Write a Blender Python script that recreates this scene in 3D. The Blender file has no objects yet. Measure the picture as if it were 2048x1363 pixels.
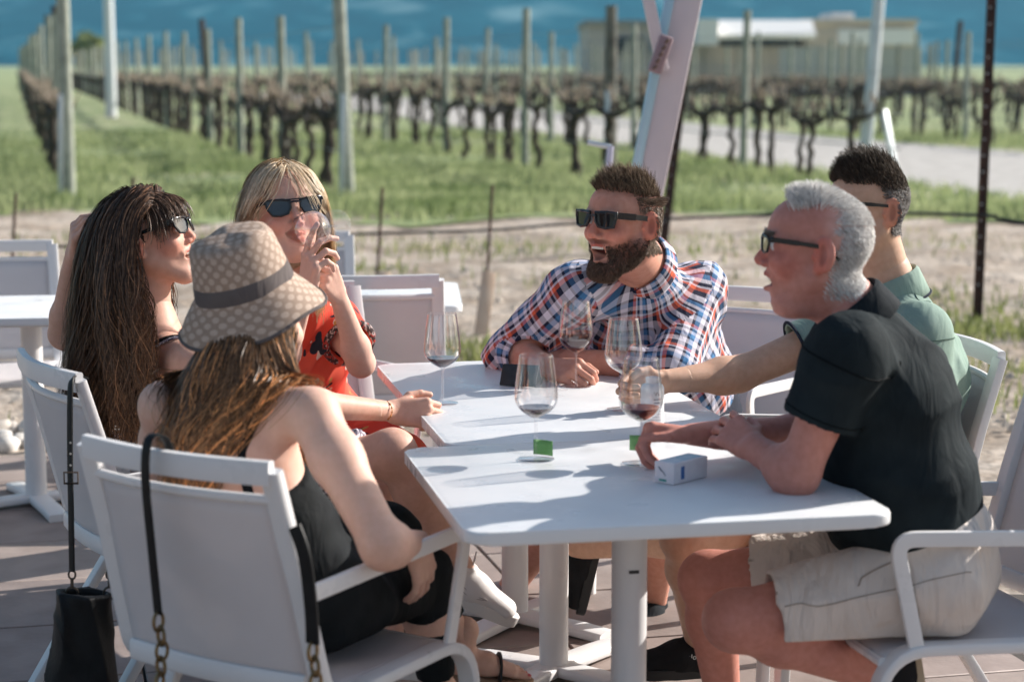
import bpy, bmesh, math, random
import numpy as np
from mathutils import Vector, Matrix
random.seed(7); rng = np.random.default_rng(7)
scene = bpy.context.scene
col = scene.collection
R = math.radians

# ------------------------------------------------------------------ camera, world, sun, exposure
FPX = 3982.0; PITCH = math.atan(556/3982.0); CAMH = 1.617
cam_d = bpy.data.cameras.new('camera'); cam = bpy.data.objects.new('camera', cam_d); col.objects.link(cam)
cam.location = (0, 0, CAMH); cam.rotation_euler = (math.pi/2-PITCH, 0, 0)
cam_d.sensor_width = 36; cam_d.lens = 36*FPX/2048; cam_d.clip_start = .1; cam_d.clip_end = 20000
cam_d.dof.use_dof = True; cam_d.dof.focus_distance = 5.2; cam_d.dof.aperture_fstop = 3.0
scene.camera = cam
SUN_AZ = math.atan2(.886, .463); SUN_EL = R(28)
world = bpy.data.worlds.new('World'); scene.world = world; world.use_nodes = True
wn = world.node_tree.nodes; wl = world.node_tree.links
sky = wn.new('ShaderNodeTexSky'); sky.sky_type = 'NISHITA'; sky.sun_disc = False
sky.sun_elevation = SUN_EL; sky.sun_rotation = SUN_AZ; sky.air_density = 1.0; sky.dust_density = 2.6
wl.new(sky.outputs[0], wn['Background'].inputs[0]); wn['Background'].inputs[1].default_value = .080
sun_d = bpy.data.lights.new('sun', 'SUN'); sun = bpy.data.objects.new('sun', sun_d); col.objects.link(sun)
sun_d.energy = 5.0; sun_d.angle = R(.5); sun_d.color = (1, .95, .89)
sdir = Vector((math.sin(SUN_AZ)*math.cos(SUN_EL), math.cos(SUN_AZ)*math.cos(SUN_EL), math.sin(SUN_EL)))
sun.rotation_euler = sdir.to_track_quat('Z', 'Y').to_euler(); sun.location = sdir*30
vs = scene.view_settings; vs.view_transform = 'Standard'; vs.look = 'None'; vs.gamma = 1; vs.exposure = .80
vs.use_curve_mapping = False
scene.cycles.max_bounces = 10; scene.cycles.transparent_max_bounces = 24; scene.cycles.transmission_bounces = 10
scene.cycles.caustics_refractive = True; scene.cycles.use_denoising = True
scene.cycles.sample_clamp_indirect = 6.0

# pixel of the 2048x1363 photograph -> world point at a known world Y, or on a known height
FW = np.array([0, math.cos(PITCH), -math.sin(PITCH)]); UP = np.array([0, math.sin(PITCH), math.cos(PITCH)])
def ray(u, v): return FW + np.array([1., 0, 0])*(u-1024)/FPX - UP*(v-681.5)/FPX
def J(u, v, Y):
    d = ray(u, v); return np.array([0, 0, CAMH]) + d*(Y/d[1])
def onz(u, v, z=0.0):
    d = ray(u, v); return np.array([0, 0, CAMH]) + d*((z-CAMH)/d[2])

# ------------------------------------------------------------------ materials
MATS = {}
def nd(t, typ, **kw):
    n = t.nodes.new(typ)
    for k, v in kw.items(): setattr(n, k, v)
    return n
def mat(name, c=(.5, .5, .5), rough=.6, c2=None, scale=20, bump=0, bscale=None, metal=0, spec=.5, detail=4, coords='Object', sss=0, sheen=0, attr=None, dist=.002, trans=0, ior=1.45, coat=0, subscale=.006):
    if name in MATS: return MATS[name]
    m = bpy.data.materials.new(name); m.use_nodes = True; t = m.node_tree; b = t.nodes['Principled BSDF']
    b.inputs['Base Color'].default_value = (*c, 1); b.inputs['Roughness'].default_value = rough
    b.inputs['Metallic'].default_value = metal; b.inputs['Specular IOR Level'].default_value = spec; b.inputs['IOR'].default_value = ior
    b.inputs['Coat Weight'].default_value = coat
    if trans: b.inputs['Transmission Weight'].default_value = trans
    if sss:
        b.inputs['Subsurface Weight'].default_value = sss; b.inputs['Subsurface Radius'].default_value = (1, .35, .2); b.inputs['Subsurface Scale'].default_value = subscale
    if sheen: b.inputs['Sheen Weight'].default_value = sheen; b.inputs['Sheen Roughness'].default_value = .5
    tc = nd(t, 'ShaderNodeTexCoord'); src = tc.outputs[coords]
    last = None
    if c2 is not None:
        n = nd(t, 'ShaderNodeTexNoise'); n.inputs['Scale'].default_value = scale; n.inputs['Detail'].default_value = detail; t.links.new(src, n.inputs['Vector'])
        rp = nd(t, 'ShaderNodeValToRGB'); rp.color_ramp.elements[0].position = .35; rp.color_ramp.elements[1].position = .65
        rp.color_ramp.elements[0].color = (*c, 1); rp.color_ramp.elements[1].color = (*c2, 1)
        t.links.new(n.outputs[0], rp.inputs[0]); last = rp.outputs[0]
    if attr:
        a = nd(t, 'ShaderNodeAttribute', attribute_name=attr)
        if last is None: last = a.outputs['Color']
        else:
            mx = nd(t, 'ShaderNodeMix', data_type='RGBA', blend_type='MULTIPLY'); mx.inputs[0].default_value = 1
            t.links.new(last, mx.inputs[6]); t.links.new(a.outputs['Color'], mx.inputs[7]); last = mx.outputs[2]
    if last is not None: t.links.new(last, b.inputs['Base Color'])
    if bump:
        n = nd(t, 'ShaderNodeTexNoise'); n.inputs['Scale'].default_value = bscale or scale; n.inputs['Detail'].default_value = 5; t.links.new(src, n.inputs['Vector'])
        bp = nd(t, 'ShaderNodeBump'); bp.inputs['Strength'].default_value = bump; bp.inputs['Distance'].default_value = dist
        t.links.new(n.outputs[0], bp.inputs['Height']); t.links.new(bp.outputs[0], b.inputs['Normal'])
    MATS[name] = m; return m

# ------------------------------------------------------------------ objects
def tag(o, label=None, cat=None, group=None, kind=None):
    if label: o['label'] = label
    if cat: o['category'] = cat
    if group: o['group'] = group
    if kind: o['kind'] = kind
    return o
def empty(name, loc=(0, 0, 0), rz=0, label=None, cat=None, group=None):
    o = bpy.data.objects.new(name, None); col.objects.link(o); o.empty_display_size = .1
    o.location = loc; o.rotation_euler = (0, 0, rz); tag(o, label, cat, group); o['_inv'] = 0
    del o['_inv']; return o
def link(name, me, m=None, parent=None, world_space=False):
    o = bpy.data.objects.new(name, me); col.objects.link(o)
    if m is not None and not me.materials:
        for q in (m if isinstance(m, (list, tuple)) else [m]): me.materials.append(q)
    if parent is not None:
        o.parent = parent
        if world_space:
            M = Matrix.LocRotScale(parent.location, parent.rotation_euler, parent.scale)
            o.matrix_parent_inverse = M.inverted()
    return o
def npmesh(name, V, F, smooth=True):
    """V (n,3); F (m,3) or (m,4) int arrays"""
    me = bpy.data.meshes.new(name); V = np.asarray(V, np.float32); F = np.asarray(F, np.int32)
    k = F.shape[1]
    me.vertices.add(len(V)); me.vertices.foreach_set('co', V.ravel())
    me.loops.add(F.size); me.loops.foreach_set('vertex_index', F.ravel())
    me.polygons.add(len(F)); me.polygons.foreach_set('loop_start', np.arange(0, F.size, k, dtype=np.int32))
    me.update(calc_edges=True)
    me.polygons.foreach_set('use_smooth', np.full(len(F), smooth)); me.validate(); return me

class MB:
    """collects simple solids into one mesh"""
    def __init__(s): s.bm = bmesh.new()
    def box(s, c, size, rot=None, bevel=0, seg=2):
        r = bmesh.ops.create_cube(s.bm, size=1); vs_ = r['verts']
        bmesh.ops.scale(s.bm, vec=Vector(size), verts=vs_)
        if bevel:
            es = list({e for v in vs_ for e in v.link_edges})
            q = bmesh.ops.bevel(s.bm, geom=es, offset=bevel, segments=seg, affect='EDGES', profile=.5); vs_ = list({v for f in q['faces'] for v in f.verts} | {v for v in vs_ if v.is_valid})
        if rot is not None: bmesh.ops.rotate(s.bm, cent=(0, 0, 0), matrix=rot if isinstance(rot, Matrix) else Matrix.Rotation(rot, 3, 'Z'), verts=vs_)
        bmesh.ops.translate(s.bm, vec=Vector(c), verts=vs_); return s
    def beam(s, a, b, w, h, up=(0, 0, 1), bevel=0):
        a, b = Vector(a), Vector(b); d = b-a; L = d.length; z = d.normalized(); u = Vector(up)
        x = u.cross(z)
        if x.length < 1e-4: x = Vector((1, 0, 0)).cross(z)
        x.normalize(); y = z.cross(x); M = Matrix((x, y, z)).transposed()
        return s.box((a+b)/2, (w, h, L), M, bevel)
    def tube(s, pts, r, n=10, cap=True, flat=None, up=(0, 0, 1)):
        """swept tube; r scalar or list; flat=(w,h) sweeps an ellipse/rounded profile"""
        P = [Vector(p) for p in pts]; rs = r if isinstance(r, (list, tuple)) else [r]*len(P); rings = []
        prevx = None
        for i, p in enumerate(P):
            t = (P[min(i+1, len(P)-1)]-P[max(i-1, 0)]).normalized()
            if prevx is None:
                x = Vector(up).cross(t)
                if x.length < 1e-3: x = Vector((1, 0, 0)).cross(t)
            else: x = prevx - t*prevx.dot(t)
            x.normalize(); prevx = x; y = t.cross(x)
            ring = []
            for k in range(n):
                a = 2*math.pi*(k+.5)/n
                ca, sa = math.cos(a), math.sin(a)
                if flat:
                    e = .35
                    ca = math.copysign(abs(ca)**e, ca); sa = math.copysign(abs(sa)**e, sa)
                    q = x*ca*flat[0]/2*rs[i]+y*sa*flat[1]/2*rs[i]
                else: q = (x*ca+y*sa)*rs[i]
                ring.append(s.bm.verts.new(p+q))
            rings.append(ring)
        for A, B in zip(rings, rings[1:]):
            for k in range(n): s.bm.faces.new((A[k], A[(k+1) % n], B[(k+1) % n], B[k]))
        if cap:
            s.bm.faces.new(rings[0][::-1]); s.bm.faces.new(rings[-1])
        return s
    def lathe(s, prof, c=(0, 0, 0), n=32, M=None, closed=False):
        rings = []
        for r, z in prof:
            rings.append([s.bm.verts.new((r*math.cos(2*math.pi*k/n), r*math.sin(2*math.pi*k/n), z)) for k in range(n)] if r > 1e-6 else [s.bm.verts.new((0, 0, z))])
        prs = list(zip(rings, rings[1:])) + ([(rings[-1], rings[0])] if closed else [])
        for A, B in prs:
            for k in range(n):
                k2 = (k+1) % n
                if len(A) == 1 and len(B) == 1: continue
                if len(A) == 1: s.bm.faces.new((A[0], B[k2], B[k]))
                elif len(B) == 1: s.bm.faces.new((A[k], A[k2], B[0]))
                else: s.bm.faces.new((A[k], A[k2], B[k2], B[k]))
        vs_ = [v for r in rings for v in r]
        if M is not None: bmesh.ops.transform(s.bm, matrix=M, verts=vs_)
        bmesh.ops.translate(s.bm, vec=Vector(c), verts=vs_); return s
    def prism(s, outline, z0, z1, bevel=0):
        lo = [s.bm.verts.new((x, y, z0)) for x, y in outline]; hi = [s.bm.verts.new((x, y, z1)) for x, y in outline]
        n = len(lo); fs = [s.bm.faces.new(lo[::-1]), s.bm.faces.new(hi)]
        for i in range(n): fs.append(s.bm.faces.new((lo[i], lo[(i+1) % n], hi[(i+1) % n], hi[i])))
        if bevel:
            es = [e for f in fs[:2] for e in f.edges]
            bmesh.ops.bevel(s.bm, geom=es, offset=bevel, segments=3, affect='EDGES', profile=.5)
        return s
    def quad(s, *p):
        s.bm.faces.new([s.bm.verts.new(q) for q in p]); return s
    def sheet(s, fn, nu, nv):
        g = [[s.bm.verts.new(fn(i/nu, j/nv)) for j in range(nv+1)] for i in range(nu+1)]
        for i in range(nu):
            for j in range(nv): s.bm.faces.new((g[i][j], g[i+1][j], g[i+1][j+1], g[i][j+1]))
        return s
    def mesh(s, name, smooth=True, angle=40):
        bmesh.ops.recalc_face_normals(s.bm, faces=s.bm.faces[:])
        me = bpy.data.meshes.new(name); s.bm.to_mesh(me); s.bm.free()
        if smooth:
            me.polygons.foreach_set('use_smooth', [True]*len(me.polygons))
            try: me.set_sharp_from_angle(angle=R(angle))
            except Exception: pass
        return me
    def build(s, name, m=None, parent=None, smooth=True, angle=40, ws=False):
        return link(name, s.mesh(name, smooth, angle), m, parent, ws)
def arc(p0, p1, p2, r, n=6):
    """rounded corner at p1 between p0 and p2"""
    p0, p1, p2 = Vector(p0), Vector(p1), Vector(p2); a = (p0-p1).normalized(); b = (p2-p1).normalized()
    A, B = p1+a*r, p1+b*r
    return [A*(1-t)**2+p1*2*t*(1-t)+B*t*t for t in [i/n for i in range(n+1)]]
def copy_tree(o, parent=None):
    c = o.copy(); col.objects.link(c); c.parent = parent
    for ch in list(o.children): copy_tree(ch, c)
    return c
def rounded_rect(w, h, r, n=6):
    out = []
    for cx, cy, a0 in ((w/2-r, h/2-r, 0), (-w/2+r, h/2-r, 90), (-w/2+r, -h/2+r, 180), (w/2-r, -h/2+r, 270)):
        for i in range(n+1):
            a = R(a0+90*i/n); out.append((cx+r*math.cos(a), cy+r*math.sin(a)))
    return out
# ================================================================== SETTING
GRID = R(13.5)                      # paving and tables are turned this much
gd = np.array([-math.sin(GRID), math.cos(GRID)]); gx = np.array([math.cos(GRID), math.sin(GRID)])
def grid(a, b): q = gx*a+gd*b; return q
# ---- soil: one sheet to the horizon
def soil_mat():
    m = bpy.data.materials.new('dry_soil'); m.use_nodes = True; t = m.node_tree; b = t.nodes['Principled BSDF']; b.inputs['Roughness'].default_value = .95
    b.inputs['Specular IOR Level'].default_value = .15
    tc = nd(t, 'ShaderNodeTexCoord')
    def noise(s, d=6):
        n = nd(t, 'ShaderNodeTexNoise'); n.inputs['Scale'].default_value = s; n.inputs['Detail'].default_value = d; t.links.new(tc.outputs['Object'], n.inputs['Vector']); return n.outputs[0]
    def ramp(src, *st):
        r = nd(t, 'ShaderNodeValToRGB'); e = r.color_ramp.elements
        while len(e) < len(st): e.new(.5)
        for q, (p, c) in zip(e, st): q.position = p; q.color = (*c, 1)
        t.links.new(src, r.inputs[0]); return r.outputs[0]
    a = ramp(noise(2.2), (.32, (.30, .24, .185)), (.5, (.42, .355, .295)), (.68, (.53, .465, .40)))
    sp = ramp(noise(26, 3), (.40, (.62, .6, .58)), (.52, (1, 1, 1)), (.74, (1.15, 1.12, 1.08)))
    mx = nd(t, 'ShaderNodeMix', data_type='RGBA', blend_type='MULTIPLY'); mx.inputs[0].default_value = .8
    t.links.new(a, mx.inputs[6]); t.links.new(sp, mx.inputs[7]); t.links.new(mx.outputs[2], b.inputs['Base Color'])
    bp = nd(t, 'ShaderNodeBump'); bp.inputs['Strength'].default_value = .9; bp.inputs['Distance'].default_value = .05; t.links.new(noise(7, 8), bp.inputs['Height']); t.links.new(bp.outputs[0], b.inputs['Normal'])
    return m
mb = MB(); S = 2900
mb.quad((-S, -60, -.03), (S, -60, -.03), (S, S, -.03), (-S, S, -.03)); tag(mb.build('ground', soil_mat()), kind='structure')
# bumpy near soil between the patio and the vines
def soil_z(x, y): return .018*math.sin(2.1*x+1.3*math.sin(y*1.7))+.014*math.sin(3.7*y+x*1.9)+.012*math.sin(7.3*x-5.1*y)
mb = MB()
mb.sheet(lambda i, j: ((i-.5)*26, 6.0+j*17.5, -.012+soil_z((i-.5)*26, 6+j*17.5)*min(1, 6*j)*min(1, 6*(1-j))), 150, 90)
tag(mb.build('soil_strip', MATS.get('x') or bpy.data.materials['dry_soil']), kind='structure')
# ---- grass under the vines
def grass_mat():
    m = bpy.data.materials.new('grass_sward'); m.use_nodes = True; t = m.node_tree; b = t.nodes['Principled BSDF']; b.inputs['Roughness'].default_value = .9; b.inputs['Specular IOR Level'].default_value = .2
    tc = nd(t, 'ShaderNodeTexCoord'); n = nd(t, 'ShaderNodeTexNoise'); n.inputs['Scale'].default_value = .7; n.inputs['Detail'].default_value = 8; t.links.new(tc.outputs['Object'], n.inputs[0])
    r = nd(t, 'ShaderNodeValToRGB'); e = r.color_ramp.elements; e[0].position = .3; e[0].color = (.17, .225, .095, 1); e[1].position = .56; e[1].color = (.30, .345, .17, 1); q = e.new(.68); q.color = (.46, .40, .28, 1)
    t.links.new(n.outputs[0], r.inputs[0]); t.links.new(r.outputs[0], b.inputs['Base Color'])
    return m
GM = grass_mat()
ROWD = np.array([-.243, .970]); ROWN = np.array([.970, .243])
def rowpt(x0, s, side=0): return np.array([x0, 24.])+ROWD*s+ROWN*side     # s metres along a vine row
mb = MB()
edge = lambda x: 20.8+.7*math.sin(x*.9)+.4*math.sin(x*2.7+1)
mb.sheet(lambda i, j: ((i-.5)*2*(30+1200*j**2), edge((i-.5)*60)+(j**3)*1150, -.004+.004*j), 60, 40)
tag(mb.build('grass_field', GM), kind='structure')
# bare strip beneath each vine row
# ---- gravel road, parallel to the rows
gm = mat('pale_gravel', (.40, .38, .355), .95, (.52, .50, .47), 3, .5, 40, spec=.1, dist=.02)
mb = MB(); ROAD_L, ROAD_W = 5.75, 6.2
def roadpt(i, j):
    s = -8+j*95; p = rowpt(ROAD_L, s, ROAD_W*i+.25*math.sin(s*.35+4*i)*(1 if i in (0, 1) else 0)); return (p[0], p[1], .006)
mb.sheet(roadpt, 6, 90); tag(mb.build('gravel_road', gm), kind='structure')
# ---- mountain behind; the blue haze of distance is painted into its forest colours
def mtn():
    m = bpy.data.materials.new('hazed_forest'); m.use_nodes = True; t = m.node_tree; b = t.nodes['Principled BSDF']; b.inputs['Roughness'].default_value = 1; b.inputs['Specular IOR Level'].default_value = 0
    tc = nd(t, 'ShaderNodeTexCoord'); mp = nd(t, 'ShaderNodeMapping'); mp.inputs['Scale'].default_value = (.014, .004, .060); mp.inputs['Rotation'].default_value = (0, R(14), 0); t.links.new(tc.outputs['Object'], mp.inputs[0])
    n = nd(t, 'ShaderNodeTexNoise'); n.inputs['Scale'].default_value = 1; n.inputs['Detail'].default_value = 4; n.inputs['Distortion'].default_value = 1.2; t.links.new(mp.outputs[0], n.inputs[0])
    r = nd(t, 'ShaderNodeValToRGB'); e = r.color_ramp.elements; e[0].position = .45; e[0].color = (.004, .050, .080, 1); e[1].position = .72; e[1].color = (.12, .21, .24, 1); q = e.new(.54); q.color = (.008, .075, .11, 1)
    t.links.new(n.outputs[0], r.inputs[0]); t.links.new(r.outputs[0], b.inputs['Base Color']); return m
mb = MB()
def mpt(i, j):
    x = (i-.5)*2900; y = 1000+j*1500
    z = -2+230*j**1.1*(1+.18*math.sin(x*.004+1)+.12*math.sin(x*.011+j*4))+j*12*math.sin(x*.03+j*11)
    return (x, y+60*math.sin(x*.006), z)
mb.sheet(mpt, 110, 40); tag(mb.build('mountain', mtn()), kind='structure')
# ---- patio of large slabs
slab_m = []
for k, (a, b_) in enumerate((((.235, .185, .165), (.33, .265, .24)), ((.265, .215, .19), (.35, .285, .255)), ((.22, .178, .162), (.305, .247, .222)))):
    slab_m.append(mat('slab_%d' % k, a, .62, b_, 5, .35, 60, spec=.4, detail=8, dist=.003))
patio_c = np.array([-1.93, 8.16])
mb = MB()
far0 = patio_c; corner = far0+gx*2.95       # the patio's far right corner
cs = [far0-gx*6, corner, corner-gd*9, far0-gx*6-gd*9]
mb.prism([tuple(c) for c in cs][::-1], -.06, -.012)
patio = tag(mb.build('patio', mat('joint_sand', (.06, .05, .045), .9)), kind='structure')
TL, TW, JT = 1.17, .525, .008
tmesh = []
for k in range(3):
    q = MB(); q.box((0, 0, -.004), (TL-JT, TW-JT, .016), bevel=.003, seg=1); me = q.mesh('slab'); me.materials.append(slab_m[k]); tmesh.append(me)
for i in range(-7, 5):
    for j in range(0, 17):
        a = 2.95-.012-TL*(i+.5) if False else None
base = np.array([.227, 5.12])              # a joint crossing read off the photograph
a0 = float((base-far0)@gx); b0 = float((base-far0)@gd)
ka = [k for k in range(-8, 8)]
for k in ka:
    for l in range(-17, 1):
        ca = a0+(k+.5)*TL; cb = -(-l+.5)*TW
        if ca-TL/2 < -4.6 or ca+TL/2 > 2.97 or cb < -6.6: continue
        p = far0+gx*ca+gd*cb
        o = link('slab', tmesh[(k*7+l*5) % 3], None, patio); o.location = (p[0], p[1], random.uniform(-.001, .001)); o.rotation_euler = (0, 0, GRID)
# ---- pebble border on the far edge of the patio
peb = empty('pebble_border', (far0[0], far0[1], 0), 0, 'border of rounded white river pebbles along the edge of the slab patio', 'pebbles')
pm = [mat('pebble_%d' % k, c, .7, tuple(min(1, x*1.25) for x in c), 9, .2, 30) for k, c in enumerate(((.52, .49, .45), (.6, .58, .55), (.43, .39, .35)))]
pmesh = []
for k in range(4):
    bm = bmesh.new(); bmesh.ops.create_icosphere(bm, subdivisions=2, radius=1)
    for v in bm.verts:
        n = v.co.normalized(); v.co = n*(1+.10*math.sin(3*n.x+k*2)+.08*math.sin(4*n.y+k)+.06*math.sin(5*n.z))
        v.co.x *= .06; v.co.y *= .045; v.co.z *= .036
    me = bpy.data.meshes.new('pebble'); bm.to_mesh(me); bm.free(); me.polygons.foreach_set('use_smooth', [True]*len(me.polygons)); me.materials.append(pm[k % 3]); pmesh.append(me)
for n in range(150):
    a = random.uniform(-1.5, 1.6); bq = random.uniform(.05, .55); p = gx*a+gd*bq
    o = link('pebble', pmesh[n % 4], None, peb); o.location = (p[0], p[1], random.uniform(.005, .035)); o.rotation_euler = (random.uniform(-.4, .4), random.uniform(-.4, .4), random.uniform(0, 6.3)); s = random.uniform(.75, 1.25); o.scale = (s, s, s)
# ---- grass blades and weeds (uncountable)
def blades(name, pts, h, w, m, label, cat):
    n = len(pts); P = np.asarray(pts); ang = rng.uniform(0, 6.283, n); hh = h*rng.uniform(.5, 1.3, n); lean = rng.uniform(0, .6, n)*hh; la = rng.uniform(0, 6.283, n)
    dx = np.stack([np.cos(ang), np.sin(ang), 0*ang], 1)*(w*rng.uniform(.6, 1.4, n))[:, None]
    top = P+np.stack([np.cos(la)*lean, np.sin(la)*lean, hh], 1); mid = P+np.stack([np.cos(la)*lean*.35, np.sin(la)*lean*.35, hh*.55], 1)
    V = np.concatenate([P-dx, P+dx, mid-dx*.8, mid+dx*.8, top]); i = np.arange(n)
    F = np.concatenate([np.stack([i, i+n, i+3*n], 1), np.stack([i, i+3*n, i+2*n], 1), np.stack([i+2*n, i+3*n, i+4*n], 1)])
    o = link(name, npmesh(name, V, F, False), m); tag(o, label, cat, kind='stuff'); return o
def leafy(name, c, c2, sc):
    m = mat(name, c, .7, c2, sc, spec=.2); t = m.node_tree; b = t.nodes['Principled BSDF']; tr = nd(t, 'ShaderNodeBsdfTranslucent'); mx = nd(t, 'ShaderNodeMixShader'); mx.inputs[0].default_value = .45
    src = b.inputs['Base Color'].links[0].from_socket; t.links.new(src, tr.inputs[0]); t.links.new(b.outputs[0], mx.inputs[1]); t.links.new(tr.outputs[0], mx.inputs[2]); t.links.new(mx.outputs[0], t.nodes['Material Output'].inputs[0]); return m
gbm = leafy('grass_blade', (.19, .25, .10), (.42, .46, .25), .8)
pts = []
while len(pts) < 52000:
    y = 20.2+26*random.random()**1.6; x = random.uniform(-.30, .30)*y
    s = (np.array([x, y])-np.array([0, 24.])); r_ = s@ROWN
    if ROAD_L*.97+.1 < r_ < ROAD_L*.97+ROAD_W-.1: continue
    if y < edge(x)+random.random()*1.2: continue
    if math.sin(x*.8+2*math.sin(y*.3))+math.sin(y*.9+x*.3) < random.uniform(-2.0, 1.0): continue
    pts.append((x, y, 0))
blades('grass', pts, .14, .012, gbm, 'spring grass growing between the vine rows', 'grass')
pts = []
for cx, cy, sp, n in [(2.6, 12.2, .55, 700), (3.3, 11.8, .5, 420), (3.2, 13.4, .8, 300), (-.2, 11.2, .3, 160), (-.05, 10.9, .35, 260), (-1.3, 15.6, .4, 120), (1.6, 11.3, .5, 200), (-1.75, 8.75, .2, 60), (2.3, 9.3, .5, 140), (.9, 14.6, .6, 160), (-.3, 17.2, .9, 260), (2.2, 17.6, 1.3, 500), (-3.3, 17.9, 1.2, 400), (2.6, 10.4, .35, 120)]:
    for _ in range(n): pts.append((cx+random.gauss(0, sp), cy+random.gauss(0, sp*.5), -.01))
blades('weeds', pts, .10, .007, leafy('weed_blade', (.16, .21, .07), (.30, .31, .13), 3), 'sparse green weeds sprouting from the dry soil', 'weeds')
# dry clods and stones on the soil
V0 = np.array([[1, 0, 0], [-1, 0, 0], [0, 1, 0], [0, -1, 0], [0, 0, 1.]]); F0 = np.array([[0, 2, 4], [2, 1, 4], [1, 3, 4], [3, 0, 4]])
n = 2600; y = 8.6+10*rng.random(n)**1.3; x = rng.uniform(-.32, .32, n)*y; s = .008+.03*rng.random(n)**3
ok = ((np.stack([x, y], 1)-corner)@gd > .05) | ((np.stack([x, y], 1)-corner)@gx > .05)
x, y, s = x[ok], y[ok], s[ok]; n = len(x); a = rng.uniform(0, 6.28, n)
rot = np.stack([np.stack([np.cos(a), -np.sin(a), 0*a], 1), np.stack([np.sin(a), np.cos(a), 0*a], 1), np.stack([0*a, 0*a, 1+0*a], 1)], 1)
V = np.einsum('nij,vj->nvi', rot, V0)*(s[:, None, None]*rng.uniform(.6, 1.2, (n, 5, 1)))+np.stack([x, y, 0*x-.005], 1)[:, None]
F = (F0[None]+5*np.arange(n)[:, None, None]).reshape(-1, 3)
tag(link('soil_clods', npmesh('soil_clods', V.reshape(-1, 3), F, False), mat('clod', (.34, .28, .22), .95, (.56, .50, .43), 2)), 'loose clods and small stones strewn over the dry soil', 'clods', kind='stuff')

# ================================================================== VINEYARD
bark = mat('vine_bark', (.035, .026, .02), .95, (.085, .065, .05), 14, .9, 40, dist=.02)
cane = mat('pruned_cane', (.26, .195, .15), .85, (.50, .40, .31), 9)
def make_vine(k):
    rnd = random.Random(k); t = MB(); c = MB(); two = k % 3 != 1
    trunks = [(-.22, .1), (.24, -.05)] if two else [(0, .08)]
    for bx, dx in trunks:
        pts = []; rs = []
        for i in range(9):
            f = i/8; pts.append((bx*(1-f*.3)+dx*math.sin(f*3.1+k)+rnd.uniform(-.025, .025), rnd.uniform(-.04, .04), -.05+.92*f)); rs.append(.050-.014*f+rnd.uniform(-.006, .009)+.012*(f > .85))
        t.tube(pts, rs, 8)
        hx = pts[-1][0]
        for sgn in (-1, 1):
            L = rnd.uniform(.55, .85); p = [(hx, 0, .82)]; r2 = [.042]
            for i in range(1, 6): f = i/5; p.append((hx+sgn*L*f, rnd.uniform(-.03, .03), .84+.10*f+rnd.uniform(-.02, .03))); r2.append(.040-.016*f+rnd.uniform(-.006, .008))
            t.tube(p, r2, 7)
            for i in range(3):
                f = rnd.uniform(.15, 1); x = hx+sgn*L*f; q = Vector((x, rnd.uniform(-.03, .03), .90+.06*f)); d = Vector((rnd.uniform(-.7, .7), rnd.uniform(-.5, .5), 1)).normalized()
                t.tube([q, q+d*.06, q+d*.11], [.022, .024, .014], 6)
                for _ in range(2):
                    e = (d+Vector((rnd.uniform(-.8, .8), rnd.uniform(-.6, .6), rnd.uniform(-.1, .5)))).normalized(); L2 = rnd.uniform(.05, .26)
                    c.tube([q+d*.08, q+d*.08+e*L2*.5, q+d*.08+e*L2+Vector((0, 0, .02))], [.011, .009, .006], 5)
    root = empty('grapevine'); t.build('trunk', bark, root); c.build('canes', cane, root)['kind'] = 'stuff'; return root
vines = [make_vine(k) for k in range(5)]; used = [False]*5
def place(proto, flag, i, loc, rz, sc, label, group, cat):
    if flag[i]: o = copy_tree(proto[i])
    else: o = proto[i]; flag[i] = True
    o.location = loc; o.rotation_euler = (0, 0, rz); o.scale = (sc, sc, sc); tag(o, label, cat, group); return o
row_ang = math.atan2(ROWD[1], ROWD[0])
rows = [(-5.35, 0, 'bare grapevine in the leftmost row behind the grey post with a white foot', 'vines of the leftmost row'),
        (-2.05, 0, 'bare gnarled grapevine in the row behind the white-footed post by the blonde woman', 'vines of the row behind the blonde woman'),
        (1.75, 1.2, 'bare grapevine in the row behind the round wooden post left of the umbrella', 'vines of the row left of the umbrella'),
        (5.05, 1.2, 'bare grapevine standing at the near edge of the gravel road', 'vines along the gravel road'),
        (13.4, 12, 'bare grapevine in the first row beyond the gravel road', 'vines of the first row past the road'),
        (16.7, 16, 'bare grapevine in the second row beyond the gravel road', 'vines of the second row past the road'),
        (20.0, 22, 'bare grapevine in the third row beyond the gravel road', 'vines of the third row past the road')]
post_w = mat('weathered_post', (.27, .29, .24), .9, (.40, .42, .36), 8, .6, 25, dist=.01)
galv = mat('pale_steel', (.55, .60, .63), .45, (.66, .70, .72), 5, metal=.25)
rust = mat('rusty_steel', (.040, .022, .018), .8, (.085, .042, .030), 18, .4, 50)
def make_post():
    q = MB(); q.tube([(0, 0, -.1), (0, 0, 1.2), (0, 0, 2.36)], [.062, .058, .055], 10); o = q.build('vineyard_post', post_w); return o
pmesh_ = make_post(); pused = [False]
nv = 0
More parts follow.
